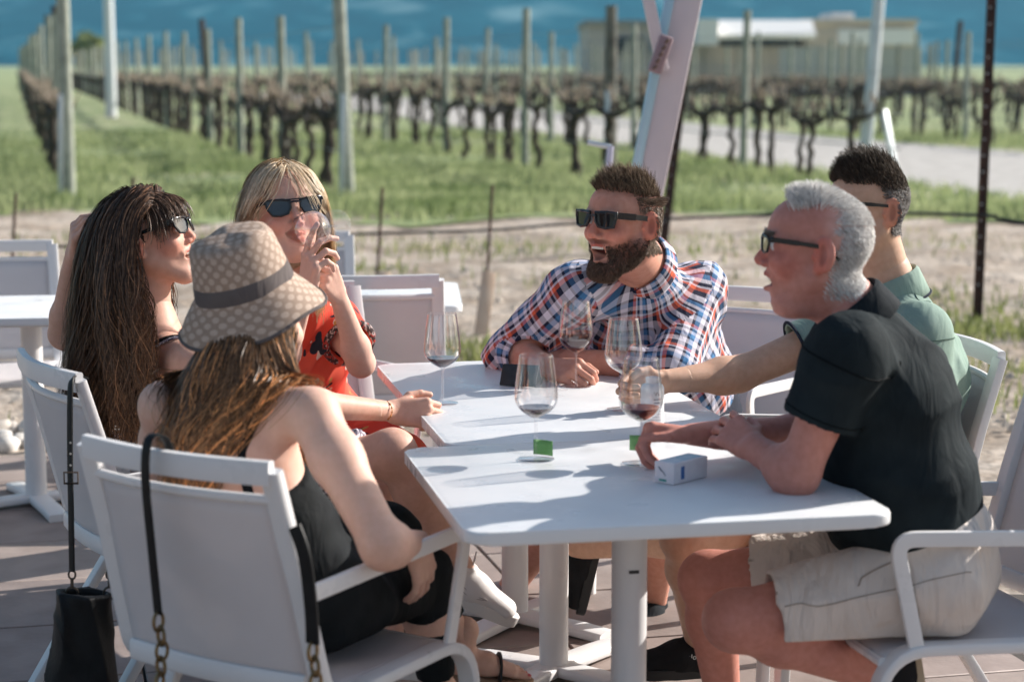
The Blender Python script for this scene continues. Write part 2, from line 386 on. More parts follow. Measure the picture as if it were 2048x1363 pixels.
for ri, (x0, s0, lab, grp) in enumerate(rows):
    smax = 62 if ri < 4 else 58
    s = s0+.9+(ri % 2)*.3
    while s < smax:
        p = rowpt(x0, s, random.uniform(-.08, .08))
        if abs(p[0]/p[1]) < .30:
            if not (ri == 3 and s < 9 and random.random() < .25):
                place(vines, used, nv % 5, (p[0], p[1], 0), row_ang+random.uniform(-.1, .1)+(math.pi if random.random() < .5 else 0), random.uniform(.92, 1.12), lab, grp, 'grapevine'); nv += 1
        s += random.uniform(1.15, 1.35) if ri < 2 else random.uniform(1.4, 1.8)
    s = s0+5.2
    while s < 85:
        p = rowpt(x0, s)
        if abs(p[0]/p[1]) < .30:
            o = pmesh_ if not pused[0] else pmesh_.copy()
            if pused[0]: col.objects.link(o)
            pused[0] = True
            o.location = (p[0], p[1], 0); o.rotation_euler = (random.uniform(-.02, .02), random.uniform(-.02, .02), random.uniform(0, 6)); o.scale = (1, 1, random.uniform(.94, 1.03))
            tag(o, 'weathered grey-green trellis post standing in '+['the leftmost vine row', 'the vine row behind the blonde woman', 'the vine row left of the umbrella mast', 'the vine row beside the gravel road', 'the first vine row past the road', 'the second vine row past the road', 'the third vine row past the road'][ri], 'post', 'trellis posts of '+grp)
        s += random.uniform(5.2, 6.0)
    w = MB()
    for z in (.55, .98, 1.5, 2.05):
        a, b_ = rowpt(x0, s0-.3), rowpt(x0, 84); n = 8
        w.tube([(a[0]+(b_[0]-a[0])*i/n, a[1]+(b_[1]-a[1])*i/n, z-(.05 if i % 2 else 0)) for i in range(n+1)], .004 if z > .6 else .009, 5)
    tag(w.build('trellis_wire', mat('wire', (.25, .27, .28), .5, metal=.6)), 'thin trellis wires and drip line strung along '+['the leftmost vine row', 'the vine row behind the blonde woman', 'the vine row left of the umbrella mast', 'the vine row beside the gravel road', 'the first vine row past the road', 'the second vine row past the road', 'the third vine row past the road'][ri], 'wire', 'trellis wires')
# far vines and posts that read as one mass
t = MB(); c = MB()
tv = []
for x0 in [-5.35, -2.05, 1.75, 5.05, 13.4, 16.7, 20., 23.3, 26.6, 29.9, -8.7, -12]:
    for s in np.arange(59 if x0 < 23 and x0 > -6 else 30, 120, 2.6):
        p = rowpt(x0, s+random.uniform(-.4, .4))
        if abs(p[0]/p[1]) > .30: continue
        t.tube([(p[0], p[1], 0), (p[0]+.05, p[1], .45), (p[0], p[1], .9)], [.07, .05, .09], 5); d = ROWD*.9
        t.tube([(p[0]-d[0], p[1]-d[1], .95), (p[0], p[1], .88), (p[0]+d[0], p[1]+d[1], .97)], [.05, .08, .05], 5)
        for _ in range(5):
            u_ = random.uniform(-1, 1); q = Vector((p[0]+d[0]*u_, p[1]+d[1]*u_, .95)); c.tube([q, q+Vector((random.uniform(-.1, .1), random.uniform(-.1, .1), random.uniform(.1, .25)))], [.014, .01], 4)
        if int(s) % 2 == 0: c.tube([(p[0], p[1]+.5, 0), (p[0], p[1]+.5, 2.3)], [.06, .055], 5)
tag(t.build('far_vines', bark), 'distant rows of bare dark grapevines below the building', 'vines', kind='stuff')
tag(c.build('far_canes', mat('far_cane', (.27, .24, .19), .9, (.36, .36, .30), .2)), 'distant pruned canes and posts of the far vineyard', 'canes', kind='stuff')
# row-end posts
def end_post(x0, s0, label, white=True, lean=0, wood=True, h=2.75, m=None):
    p = rowpt(x0, s0); e = empty('end_post', (p[0], p[1], 0), 0, label, 'post', 'row-end posts')
    MB().tube([(0, 0, -.1), (lean*.5, 0, 1.3), (lean, 0, h)], [.085, .08, .075], 12).build('shaft', m or (post_w if wood else galv), e)
    if white:
        a = p-np.array([0, 0]); MB().beam((.02-.10, -.10, -.05), (.02-.06, -.09, 1.25), .10, .05, bevel=.008).build('steel_sleeve', galv, e)
    return e
end_post(-5.35, -.3, 'tall grey wooden row-end post with a white steel foot, leftmost in view')
end_post(-2.02, -.3, 'tall grey wooden row-end post with a white steel foot, just right of the blonde woman', lean=-.10)
end_post(1.85, 2.3, 'thick round-topped wooden row-end post left of the umbrella mast', h=2.35, m=mat('dark_old_post', (.11, .105, .09), .9, (.21, .20, .17), 7, .6, 25, dist=.01))
e = end_post(5.15, 2.3, 'slender pale leaning row-end post above the dark-haired man', wood=False, white=False, lean=.22, h=3.2)
tag(MB().beam((5.05, 26.0, -.05), (4.86, 26.2, 1.0), .09, .06, bevel=.006).build('steel_stake', galv), 'short pale leaning steel stake beside the slender row-end post', 'stake')
p = J(218, 60, 60); tag(MB().tube([(p[0], p[1], 0), (p[0], p[1], 5.5)], [.17, .13], 12).build('utility_pole', mat('white_pole', (.72, .76, .78), .5)), 'tall pale blue-white pole rising behind the leftmost vine row', 'pole')
for u, s_, rl in ((95, 55, .02), (116, 46, -.01), (415, 60, -.06), (1905, 62, .08)):
    q = J(u, 150, s_); tag(MB().tube([(q[0], q[1], 0), (q[0]+rl*2.4, q[1], 2.9)], .085, 8).build('rusty_stake', rust), 'rust-brown steel vineyard stake '+{95: 'left of its rusty twin in the leftmost vine row', 116: 'right of its rusty twin beside the tall grey post', 415: 'leaning among the grey posts above the blonde woman', 1905: 'standing among posts past the gravel road'}[u], 'stake', 'rusty stakes')
# steel posts near the patio
def holed_post(base, h, w, label, tilt=(0, 0)):
    e = empty('steel_post', base, 0, label, 'post')
    top = (tilt[0], tilt[1], h)
    MB().beam((0, 0, -.1), top, w, w*.55, up=(0, 1, 0), bevel=.004).build('shaft', rust, e)
    fl = MB().beam((w*.36, -w*.5, -.1), (top[0]+w*.36, top[1]-w*.5, h), w*.22, w*.5, up=(0, 1, 0)).build('flange', rust, e)
    lm = mat('punched_hole', (.5, .5, .48), .7)  # pale discs stand in for bright background seen through punched holes
    me = None
    for i in range(int(h/.1)):
        z = .25+.1*i
        if z > h-.05: break
        if me is None:
            q = MB(); q.lathe([(0, .0), (.007, .0), (.007, .004), (0, .004)], n=10, M=Matrix.Rotation(R(90), 4, 'X')); me = q.mesh('hole_disc'); me.materials.append(lm)
        o = link('hole_disc', me, None, e); f = z/h; o.location = (top[0]*f-w*.12, top[1]*f-w*.29, z)
    return e
b = onz(1953, 648); holed_post((b[0], b[1], 0), 2.4, .052, 'dark rusty steel post with a line of punched holes at the right', (.03, 0))
b = onz(1322, 500); STEEL2 = b
holed_post((b[0], b[1], 0), 2.0, .075, 'leaning rusty steel post just right of the umbrella mast', (.25, .1))
# drip hose strung between the posts
hs = []
for u, v, Y in ((-60, 503, 14), (30, 497, 14), (300, 485, 14), (720, 468, 14.2), (980, 460, 14.4), (1150, 447, 14.6), (1335, 438, 15.0), (1650, 425, 14), (1955, 430, 12.35), (2000, 438, 12.2), (2120, 456, 12.0)): hs.append(J(u, v, Y))
def spline(P, n=6):
    P = [np.asarray(p, float) for p in P]; out = []
    for i in range(len(P)-1):
        p0, p1, p2, p3 = P[max(i-1, 0)], P[i], P[i+1], P[min(i+2, len(P)-1)]
        for k in range(n):
            t_ = k/n; out.append(.5*((2*p1)+(-p0+p2)*t_+(2*p0-5*p1+4*p2-p3)*t_**2+(-p0+3*p1-3*p2+p3)*t_**3))
    out.append(P[-1]); return out
tag(MB().tube(spline(hs), .011, 8).build('drip_hose', mat('black_hose', (.012, .012, .012), .5)), 'black irrigation hose strung across the bare soil behind the diners', 'hose')
for u, v0, v1, lab in ((32, 385, 560, 'thin rusty rod at the far left holding the hose'), (765, 375, 548, 'thin rusty rod left of the leaning wooden stake'), (985, 370, 545, 'thin rusty rod above the leaning wooden stake'), (266, 355, 470, 'thin rod hidden mostly behind the long-haired woman')):
    a, b_ = J(u, v0, 14), J(u-14, v1, 13.9); tag(MB().tube([tuple(a), (b_[0], b_[1], -.05)], .011, 6).build('rod', rust), lab, 'rod')
wood = mat('raw_pine', (.66, .46, .32), .8, (.74, .55, .40), 9, .2, 40)
def stake(u0, v0, u1, v1, w, label):
    b_ = onz(u1, v1); t_ = J(u0, v0, b_[1]+.25)
    tag(MB().beam((b_[0], b_[1], -.08), tuple(t_), w, .035, up=(0, 1, .2), bevel=.003).build('wooden_stake', wood), label, 'stake')
stake(978, 545, 958, 672, .085, 'leaning raw pine stake in the soil behind the glass')
stake(768, 545, 762, 640, .085, 'short raw pine stake behind the empty chair')
# ---- winery building far behind
BY = 105.0; bld = empty('building', (0, 0, 0), 0, 'long low pale building with flat roofs far beyond the vineyard', 'building')
stucco = mat('pale_stucco', (.60, .52, .44), .9, (.66, .58, .50), .5); whitew = mat('white_wall', (.88, .87, .84), .8); dark = mat('dark_opening', (.03, .035, .04), .4); grey = mat('grey_cladding', (.36, .38, .38), .8)
def bx(name, u0, u1, v0, v1, Y, dep, m, parent=bld):
    a = J(u0, v1, Y); b_ = J(u1, v0, Y); return MB().box(((a[0]+b_[0])/2, Y+dep/2, (a[2]+b_[2])/2), (b_[0]-a[0], dep, b_[2]-a[2])).build(name, m, parent)
bx('west_wing', 1176, 1620, 48, 215, BY, 14, stucco); bx('east_wing', 1612, 1832, 46, 215, BY-1, 14, stucco)
bx('roof_edge', 1170, 1622, 40, 49, BY-.3, 14.6, grey); bx('roof_edge', 1606, 1838, 38, 47, BY-1.3, 14.6, stucco)
a_, b_ = J(1400, 74, BY-3), J(1614, 50, BY); q = MB(); q.beam(((a_[0]+b_[0])/2, BY-3.2, a_[2]), ((a_[0]+b_[0])/2, BY-1.6, b_[2]+.1), b_[0]-a_[0], .25, up=(0, -1, 1)); q.build('canopy', whitew, bld); bx('white_bay', 1395, 1437, 38, 90, BY-4, 4, whitew); bx('rooftop_box', 1662, 1708, 26, 46, BY+3, 4, whitew)
bx('window', 1228, 1285, 74, 106, BY-.25, .3, dark); bx('door', 1440, 1600, 77, 92, BY-.2, .25, dark); bx('white_panel', 1676, 1830, 58, 90, BY-1.25, .3, whitew)
for k in range(3): bx('window', 1300+k*30, 1322+k*30, 80, 104, BY-.22, .25, grey)
bx('garden_wall', 1560, 1845, 96, 200, BY-7, .5, mat('grey_wall', (.50, .48, .45), .9, (.56, .54, .50), .4))
# a soft bush on the horizon at the left
def bush(u, v, Y, r, label):
    c0 = J(u, v, Y); e = empty('tree', (c0[0], c0[1], 0), 0, label, 'tree', 'far trees'); n = 2600
    d = rng.normal(size=(n, 3)); d /= np.linalg.norm(d, axis=1)[:, None]; rad = r*(.55+.5*rng.random(n)**.5)*(1+.25*np.sin(d[:, 0]*5)*np.cos(d[:, 2]*4))
    P = d*rad[:, None]+np.array([0, 0, c0[2]]); a = rng.normal(size=(n, 3))*.16*r; b_ = rng.normal(size=(n, 3))*.16*r
    V = np.concatenate([P, P+a, P+b_]); i = np.arange(n); link('crown', npmesh('crown', V, np.stack([i, i+n, i+2*n], 1), False), mat('bush_leaf', (.26, .30, .12), .8, (.40, .42, .18), .8), e)
    MB().tube([(0, 0, 0), (.1, 0, c0[2]*.5), (0, 0, c0[2])], [.2, .15, .1], 7).build('trunk', bark, e)
bush(178, 100, 150, 1.1, 'small yellow-green tree on the horizon behind the leftmost post')

# ---- the valley air, adding to the haze blue painted into the mountain
hz = MB(); hz.box((0, 1400, 169), (5900, 3000, 345)); hzo = hz.build('haze'); tag(hzo, 'thin bluish valley haze', 'haze', kind='stuff')
hm_ = bpy.data.materials.new('haze_air'); hm_.use_nodes = True; t = hm_.node_tree; t.nodes.remove(t.nodes['Principled BSDF']); pv = nd(t, 'ShaderNodeVolumePrincipled'); pv.inputs['Color'].default_value = (.30, .72, 1, 1); pv.inputs['Density'].default_value = .00020; pv.inputs['Anisotropy'].default_value = .1; t.links.new(pv.outputs[0], t.nodes['Material Output'].inputs['Volume']); hzo.data.materials.append(hm_)
# ================================================================== FURNITURE
wmetal = mat('white_powder_coat', (.74, .725, .72), .42, (.77, .755, .75), 6, .05, 300, spec=.5)
wtop = mat('white_laminate', (.74, .745, .75), .33, (.78, .785, .79), 5, .05, 60, spec=.5, detail=8)
def smudge(m):
    t = m.node_tree; b = t.nodes['Principled BSDF']; tc = nd(t, 'ShaderNodeTexCoord'); n = nd(t, 'ShaderNodeTexNoise'); n.inputs['Scale'].default_value = 9; n.inputs['Detail'].default_value = 7; t.links.new(tc.outputs['Object'], n.inputs[0]); r = nd(t, 'ShaderNodeMapRange'); r.inputs[1].default_value = .3; r.inputs[2].default_value = .7; r.inputs[3].default_value = .22; r.inputs[4].default_value = .50; t.links.new(n.outputs[0], r.inputs[0]); t.links.new(r.outputs[0], b.inputs['Roughness'])
smudge(wtop); smudge(wmetal)
def sling_mat():
    m = mat('sling_fabric', (.66, .62, .62), .75, (.70, .66, .66), 4, .6, 420, dist=.0012)
    t = m.node_tree; b = t.nodes['Principled BSDF']; b.inputs['Alpha'].default_value = .90; return m
sling = sling_mat()
def make_chair():
    root = empty('chair')
    for s in (-1, 1):
        x = .265*s
        pts = [(x, .275, 0), (x, .265, .30)]+[tuple(p) for p in arc((x, .265, .30), (x, .255, .435), (x, 0, .425), .115, 8)]+[(x, -.12, .42)]+[tuple(p) for p in arc((x, -.12, .42), (x, -.235, .415), (x*.965, -.32, .75), .07, 6)]+[(x*.965, -.315, .72), (x*.95, -.37, .90)]
        MB().tube(pts, 1, 12, flat=(.026, .048), up=(1, 0, 0)).build('side_frame', wmetal, root)
        MB().tube([(x, -.10, .405), (x, -.24, .20), (x*1.01, -.37, 0)], 1, 12, flat=(.026, .042), up=(1, 0, 0)).build('rear_leg', wmetal, root)
        ar = [(x*1.02, -.285, .645), (x*1.05, -.05, .66)]+[tuple(p) for p in arc((x*1.05, -.05, .66), (x*1.05, .235, .675), (x*1.03, .175, .43), .05, 8)]+[(x*1.03, .175, .43)]
        MB().tube(ar, 1, 12, flat=(.034, .016), up=(0, 1, 0) if False else (1, 0, 0)).build('arm_rest', wmetal, root)
    n = 12
    tr = [(-.255+.51*i/n, -.372-.035*math.sin(math.pi*i/n), .895+.0*math.sin(math.pi*i/n)) for i in range(n+1)]
    MB().tube(tr, 1, 10, flat=(.022, .05), up=(0, 0, 1)).build('top_rail', wmetal, root)
    def back(i, j):
        x = (i-.5)*.485; z = .455+.385*j; y = -.252-.118*((z-.42)/.48)-.035*math.sin(math.pi*i)*(.6+.4*j); return (x, y, z)
    b = MB(); b.sheet(back, 14, 10); bo = b.build('back_sling', sling, root)
    sm = bo.modifiers.new('thickness', 'SOLIDIFY'); sm.thickness = .006
    MB().tube([back(i/n, 1) for i in range(n+1)], .010, 8).build('sling_rod', wmetal, root)
    MB().tube([back(i/n, 0) for i in range(n+1)], 1, 8, flat=(.03, .045)).build('cross_rail', wmetal, root)
    b = MB(); b.sheet(lambda i, j: ((i-.5)*.50, -.235+.49*j, .432-.018*math.sin(math.pi*i)*math.sin(math.pi*min(1, j*1.1))-.02*max(0, j-.85)/.15), 14, 10); so = b.build('seat_sling', sling, root)
    sm = so.modifiers.new('thickness', 'SOLIDIFY'); sm.thickness = .007
    MB().tube([(-.255, .245, .405), (.255, .245, .405)], .012, 8).build('front_rail', wmetal, root)
    return root
chair0 = make_chair(); chair_used = [False]
def chair(x, y, face, label, group='white sling armchairs'):
    o = chair0 if not chair_used[0] else copy_tree(chair0); chair_used[0] = True
    o.location = (x, y, 0.004); o.scale = (.93, .96, .975); o.rotation_euler = (0, 0, math.atan2(face[1], face[0])-math.pi/2); tag(o, label, 'chair', group); return o
def table(c, w, d, rz, cols, label, h=.74, foot_ang=0):
    root = empty('table', (c[0], c[1], 0), rz, label, 'table')
    t = MB(); o = rounded_rect(w, d, .045, 6); t.prism(o, h-.026, h, .006)
    t.build('tabletop', wtop, root)
    t = MB(); t.prism(rounded_rect(w-.07, d-.07, .03, 4), h-.036, h-.0265); t.build('under_frame', wmetal, root)
    for k, (px, py) in enumerate(cols):
        MB().tube([(px, py, .035), (px, py, h-.037)], .0385, 24).build('column', wmetal, root)
        for a in (0, 1):
            q = MB(); L = min(w, .62)
            ang = foot_ang+a*math.pi/2
            dx, dy = math.cos(ang), math.sin(ang)
            q.tube([(px-dx*L/2, py-dy*L/2, .016), (px-dx*L*.35, py-dy*L*.35, .024+a*.0), (px, py, .034), (px+dx*L*.35, py+dy*L*.35, .024), (px+dx*L/2, py+dy*L/2, .016)], [1, 1, 1, 1, 1], 14, flat=(.075, .030), up=(0, 0, 1))
            q.build('foot_bar', wmetal, root)
    return root
T1 = (.252, 4.165); T1R = R(11.3); T2R = R(11.3)
t1 = table(T1, .86, .86, T1R, [(0, 0)], 'square white pedestal table nearest the camera, with the small carton on it', foot_ang=R(45))
T2c = np.array(T1)+np.array([-math.sin(T1R), math.cos(T1R)])*(.43+.645+.003)+np.array([math.cos(T1R), math.sin(T1R)])*.045
t2 = table(T2c, .735, 1.29, T2R, [(0, -.13), (0, .39)], 'long white pedestal table butted behind the near square one', foot_ang=R(45))
MB().box((0, -.0392, .545), (.022, .0015, .007)).build('sticker', mat('dark_print', (.05, .045, .045), .6), t1)
# chairs of the party
HATC = (-.435, 3.985); hf = np.array([.56, .83])
chair(HATC[0], HATC[1], hf, 'white sling armchair nearest the camera holding the woman in the bucket hat')
chair(-.82, 4.98, (.87, .50), 'white sling armchair of the long-haired woman at the left')
chair(-.60, 6.16, (.40, -.92), 'white sling armchair hidden behind the blonde woman in red')
chair(.58, 6.06, (-.50, -.87), 'white sling armchair behind the man in the plaid shirt')
chair(.83, 5.10, (-.95, -.20), 'white sling armchair of the man in the pale green polo')
OLDC = (.93, 4.245)
chair(OLDC[0], OLDC[1], (-.97, -.25), 'white sling armchair of the white-haired man at the right')
# tables and chairs behind
table((-2.05, 7.15), 1.1, .70, R(8), [(.30, 0)], 'white table at the left edge behind the long-haired woman', foot_ang=R(20))
chair(-2.02, 7.72, (.25, -.97), 'empty white sling armchair tucked behind the table at the left edge', 'empty background chairs')
table((-.60, 7.58), .80, .80, R(3), [(0, 0)], 'white empty table behind the blonde woman', foot_ang=R(45))
chair(-.51, 7.13, (-.06, .99), 'empty white sling armchair with its back to us beside the blonde woman', 'empty background chairs')
chair(-.90, 8.17, (.10, -.98), 'empty white sling armchair on the far side of the empty table', 'empty background chairs')

# ---- cantilever umbrella mast behind the man in plaid
ub = empty('umbrella_mast', (.75, 8.6, 0), 0, 'slanted pinkish-white cantilever umbrella mast with crank behind the plaid-shirted man', 'umbrella')
pink = mat('pinkish_alu', (.60, .52, .545), .45, (.64, .56, .58), 3, spec=.5); blue_lit_side = mat('blue_lit_alu', (.40, .58, .68), .3, metal=.35)
UY = 8.6
A, B = J(1275, 480, UY), J(1395, -120, UY)
MB().beam(A, B, .135, .075, up=(0, 1, 0), bevel=.008).build('mast', pink, ub, ws=True)
A, B = J(1244, 480, UY-.02), J(1362, -120, UY-.02)
MB().beam(A, B, .04, .06, up=(0, 1, 0), bevel=.004).build('lit_side_rail', blue_lit_side, ub, ws=True)  # the mast's bluish lit side is painted into this rail's colour
MB().beam(J(1326, 142, UY-.09), J(1285, -60, UY-.09), .05, .05, up=(0, 1, 0), bevel=.006).build('strut', pink, ub, ws=True)
MB().beam(J(1308, 146, UY-.10), J(1334, 72, UY-.10), .060, .06, up=(0, 1, 0), bevel=.012).build('slider', mat('slider_mauve', (.30, .21, .23), .5), ub, ws=True)
q = MB()
for k in range(5): q.tube([J(1306+k*6, 138-k*13, UY-.14), J(1314+k*6, 131-k*13, UY-.145)], .006, 6)
q.build('pulley', mat('dull_bronze', (.16, .11, .09), .4, metal=.7), ub, ws=True)
MB().tube([J(1175, 285, UY-.2), J(1222, 294, UY-.2)], .011, 10).build('crank_grip', galv, ub, ws=True)
MB().tube([J(1221, 292, UY-.2), J(1213, 400, UY-.2), J(1213, 480, UY-.1)], .014, 10).build('crank_arm', mat('lilac_alu', (.52, .52, .66), .35, metal=.3), ub, ws=True)
b = J(1270, 560, UY); MB().tube([(b[0], b[1], 0), (b[0], b[1], max(.4, A[2]+.03))], .07, 16).build('base_pole', pink, ub, ws=True)
MB().box((b[0], b[1], .035), (.7, .7, .07), bevel=.01).build('base_plate', wmetal, ub, ws=True)

# ---- wine glasses
def glass_mat():
    m = bpy.data.materials.new('clear_glass'); m.use_nodes = True; t = m.node_tree; t.nodes.remove(t.nodes['Principled BSDF']); out = t.nodes['Material Output']
    tr = nd(t, 'ShaderNodeBsdfTransparent'); gl = nd(t, 'ShaderNodeBsdfGlossy'); gl.inputs['Roughness'].default_value = .02; gl.inputs['Color'].default_value = (1, 1, 1, 1)
    lw = nd(t, 'ShaderNodeLayerWeight'); lw.inputs['Blend'].default_value = .34
    cr = nd(t, 'ShaderNodeValToRGB'); e = cr.color_ramp.elements; e[0].position = .0; e[0].color = (.985, .985, .99, 1); e[1].position = 1; e[1].color = (.22, .23, .25, 1); q = e.new(.74); q.color = (.935, .935, .94, 1)
    t.links.new(lw.outputs['Facing'], cr.inputs[0]); t.links.new(cr.outputs[0], tr.inputs[0])
    lw2 = nd(t, 'ShaderNodeLayerWeight'); lw2.inputs['Blend'].default_value = .5; pw = nd(t, 'ShaderNodeMath', operation='POWER'); pw.inputs[1].default_value = 4.; t.links.new(lw2.outputs['Facing'], pw.inputs[0]); fr = nd(t, 'ShaderNodeMath', operation='MULTIPLY_ADD'); fr.inputs[1].default_value = 1.0; fr.inputs[2].default_value = .075; t.links.new(pw.outputs[0], fr.inputs[0])
    mx = nd(t, 'ShaderNodeMixShader'); t.links.new(fr.outputs[0], mx.inputs[0]); t.links.new(tr.outputs[0], mx.inputs[1]); t.links.new(gl.outputs[0], mx.inputs[2]); t.links.new(mx.outputs[0], out.inputs[0]); return m
GLM = glass_mat()
def wine_mat():
    m = mat('red_wine', (.050, .003, .008), .06, spec=.4); b = m.node_tree.nodes['Principled BSDF']
    b.inputs['Transmission Weight'].default_value = .08; return m
WINE = wine_mat()
def bowl_r(z):
    zs = [.092, .100, .112, .128, .142, .165, .20, .235]; rs = [.004, .020, .0375, .0475, .0490, .0470, .0425, .0375]
    return float(np.interp(z, zs, rs))
def _smooth_prof():
    zs = np.linspace(.092, .235, 30); rs = np.array([bowl_r(z) for z in zs])
    for _ in range(3): rs[1:-1] = (rs[:-2]+2*rs[1:-1]+rs[2:])/4
    return list(zip(rs, zs))
BP = _smooth_prof(); brad = lambda z: float(np.interp(z, [p[1] for p in BP], [p[0] for p in BP]))
gtag = mat('green_tag', (.13, .34, .10), .6, (.16, .38, .13), 60)
def glass(loc, label, wine=.0, tagp=None, M=None):
    root = empty('wine_glass', loc, 0, label, 'glass', 'stemmed wine glasses')
    if M is not None: root.rotation_euler = M.to_euler()
    outer = BP; inner = [(max(r-.0014, .0005), z+.0015) for r, z in BP[1:]]
    q = MB(); q.lathe(outer+[(BP[-1][0]-.0007, .2357)]+inner[:-1][::-1]+[(0, BP[1][1]+.002)], n=48); q.build('bowl', GLM, root, angle=80)
    q = MB(); q.lathe([(.0046, .004), (.0034, .02), (.0033, .06), (.0036, .085), (.0055, .0925)], n=16); q.build('stem', GLM, root)
    q = MB(); q.lathe([(.0, .0005), (.0405, .0005), (.0415, .0012), (.0405, .002), (.02, .004), (.0046, .007), (0, .0075)], n=48); q.build('foot', GLM, root, angle=60)
    if wine:
        zs = np.linspace(.096, wine, 14); q = MB(); q.lathe([(0, .0955)]+[(max(brad(z)-.0018, .001), z) for z in zs]+[(0, wine)], n=48); q.build('wine', WINE, root, angle=50)
    if tagp is not None:
        a, z = tagp; q = MB(); d = Vector((math.cos(a), math.sin(a), 0)); n = 8
        q.sheet(lambda i, j: tuple(d*(-.006+.044*i)+Vector((-d.y, d.x, 0))*(.005*math.sin(3*i))+Vector((0, 0, z+.034*j-.006*i))), 6, 3)
        o = q.build('paper_tag', gtag, root); sm = o.modifiers.new('t', 'SOLIDIFY'); sm.thickness = .0006
    return root
ZT = .7412
def gl_at(u, v): p = onz(u, v, ZT); return (p[0], p[1], ZT)
glass(gl_at(1072, 918), 'wine glass standing free on the near table with a green tag on its stem', .119, (.15, .012))
glass(gl_at(885, 806), 'wine glass standing behind the resting hand on the left of the table', .120)
glass(gl_at(1152, 772), 'wine glass full of dark red wine held by the man in plaid', .150)
GREENG = gl_at(1246, 818); glass(GREENG, 'wine glass gripped by the outstretched arm of the green polo man', .113, (-.5, .006))
OLDG = gl_at(1281, 926); glass(OLDG, 'wine glass held at the stem by the white-haired man', .126, (2.2, .03))
# ---- things on the table
carton_m = mat('carton_white', (.74, .70, .74), .5, (.80, .77, .80), 30)
c = onz(1362, 958, ZT); e = empty('carton', (c[0], c[1], ZT), R(48), 'small white and blue carton lying on the near table', 'carton'); e.scale = (.72, .72, .80)
MB().box((0, 0, .0285), (.165, .072, .057), bevel=.003).build('box', carton_m, e)
MB().box((0, 0, .0575), (.140, .052, .0008)).build('top_print', mat('carton_blue', (.36, .55, .66), .5, (.62, .68, .74), 25), e)
MB().box((-.040, -.0364, .028), (.016, .0008, .034)).build('side_print', mat('print_blue', (.06, .16, .40), .5), e)
pr_ = mat('print_grey', (.20, .19, .22), .6)
q = MB(); q.beam((-.0831, .018, .044), (-.0831, .006, .032), .001, .008, up=(1, 0, 0)); q.beam((-.0831, .006, .034), (-.0831, -.006, .022), .001, .004, up=(1, 0, 0)); q.build('end_print', pr_, e)
q = MB(); q.box((-.0831, .004, .009), (.0008, .026, .006)); q.build('end_mark', mat('print_teal', (.05, .30, .26), .6), e)
# white bottle with printed text
bp_ = onz(1304, 868, ZT); e = empty('bottle', (bp_[0], bp_[1], ZT), 0, 'slim white bottle with small grey print behind the white-haired man\'s glass', 'bottle')
MB().lathe([(0, 0), (.026, 0), (.028, .004), (.028, .112), (.024, .120), (.016, .124), (.016, .138), (0, .138)], n=32).build('body', mat('white_plastic', (.80, .79, .80), .35), e)
def text_mesh(s, size):
    cu = bpy.data.curves.new('txt', 'FONT'); cu.body = s; cu.size = size; cu.align_x = 'CENTER'; ob = bpy.data.objects.new('txt', cu); col.objects.link(ob)
    dg = bpy.context.evaluated_depsgraph_get(); me = bpy.data.meshes.new_from_object(ob.evaluated_get(dg)); bpy.data.objects.remove(ob); return me
q = MB()
q.tube([(.0284*math.sin(a), -.0284*math.cos(a), .102+.004*math.sin(a*22)) for a in np.linspace(.05, .55, 40)], .0008, 4)
for k in range(2): q.tube([(.0284*math.sin(a), -.0284*math.cos(a), .088-.008*k+.0009*math.sin(a*70)) for a in np.linspace(.05, .75-.15*k, 60)], .0009, 4)
q.build('script_print', pr_, e)
for k in range(6):
    q = MB(); q.tube([(.0283*math.sin(a), -.0283*math.cos(a), .06-.007*k) for a in np.linspace(-.5, .8-.1*(k % 3), 10)], .0007, 4); q.build('print_line', mat('print_pale', (.45, .44, .46), .6), e)
# wallet / phone case propped in front of the plaid man's forearm
wb = onz(1042, 770, ZT); e = empty('phone_case', (wb[0], wb[1], ZT), R(-18), 'dark leather folding phone case standing on the table before the plaid man', 'case'); e.scale = (.72, .72, .80)
lea = mat('black_leather', (.018, .019, .022), .45, (.03, .03, .034), 40, .3, 200)
M1 = Matrix.Rotation(R(-32), 3, 'X'); M2 = Matrix.Rotation(R(28), 3, 'X')
MB().box((0, -.022, .036), (.145, .010, .078), M1, bevel=.004).build('front_flap', lea, e); MB().box((0, .022, .036), (.145, .010, .078), M2, bevel=.004).build('back_flap', lea, e)
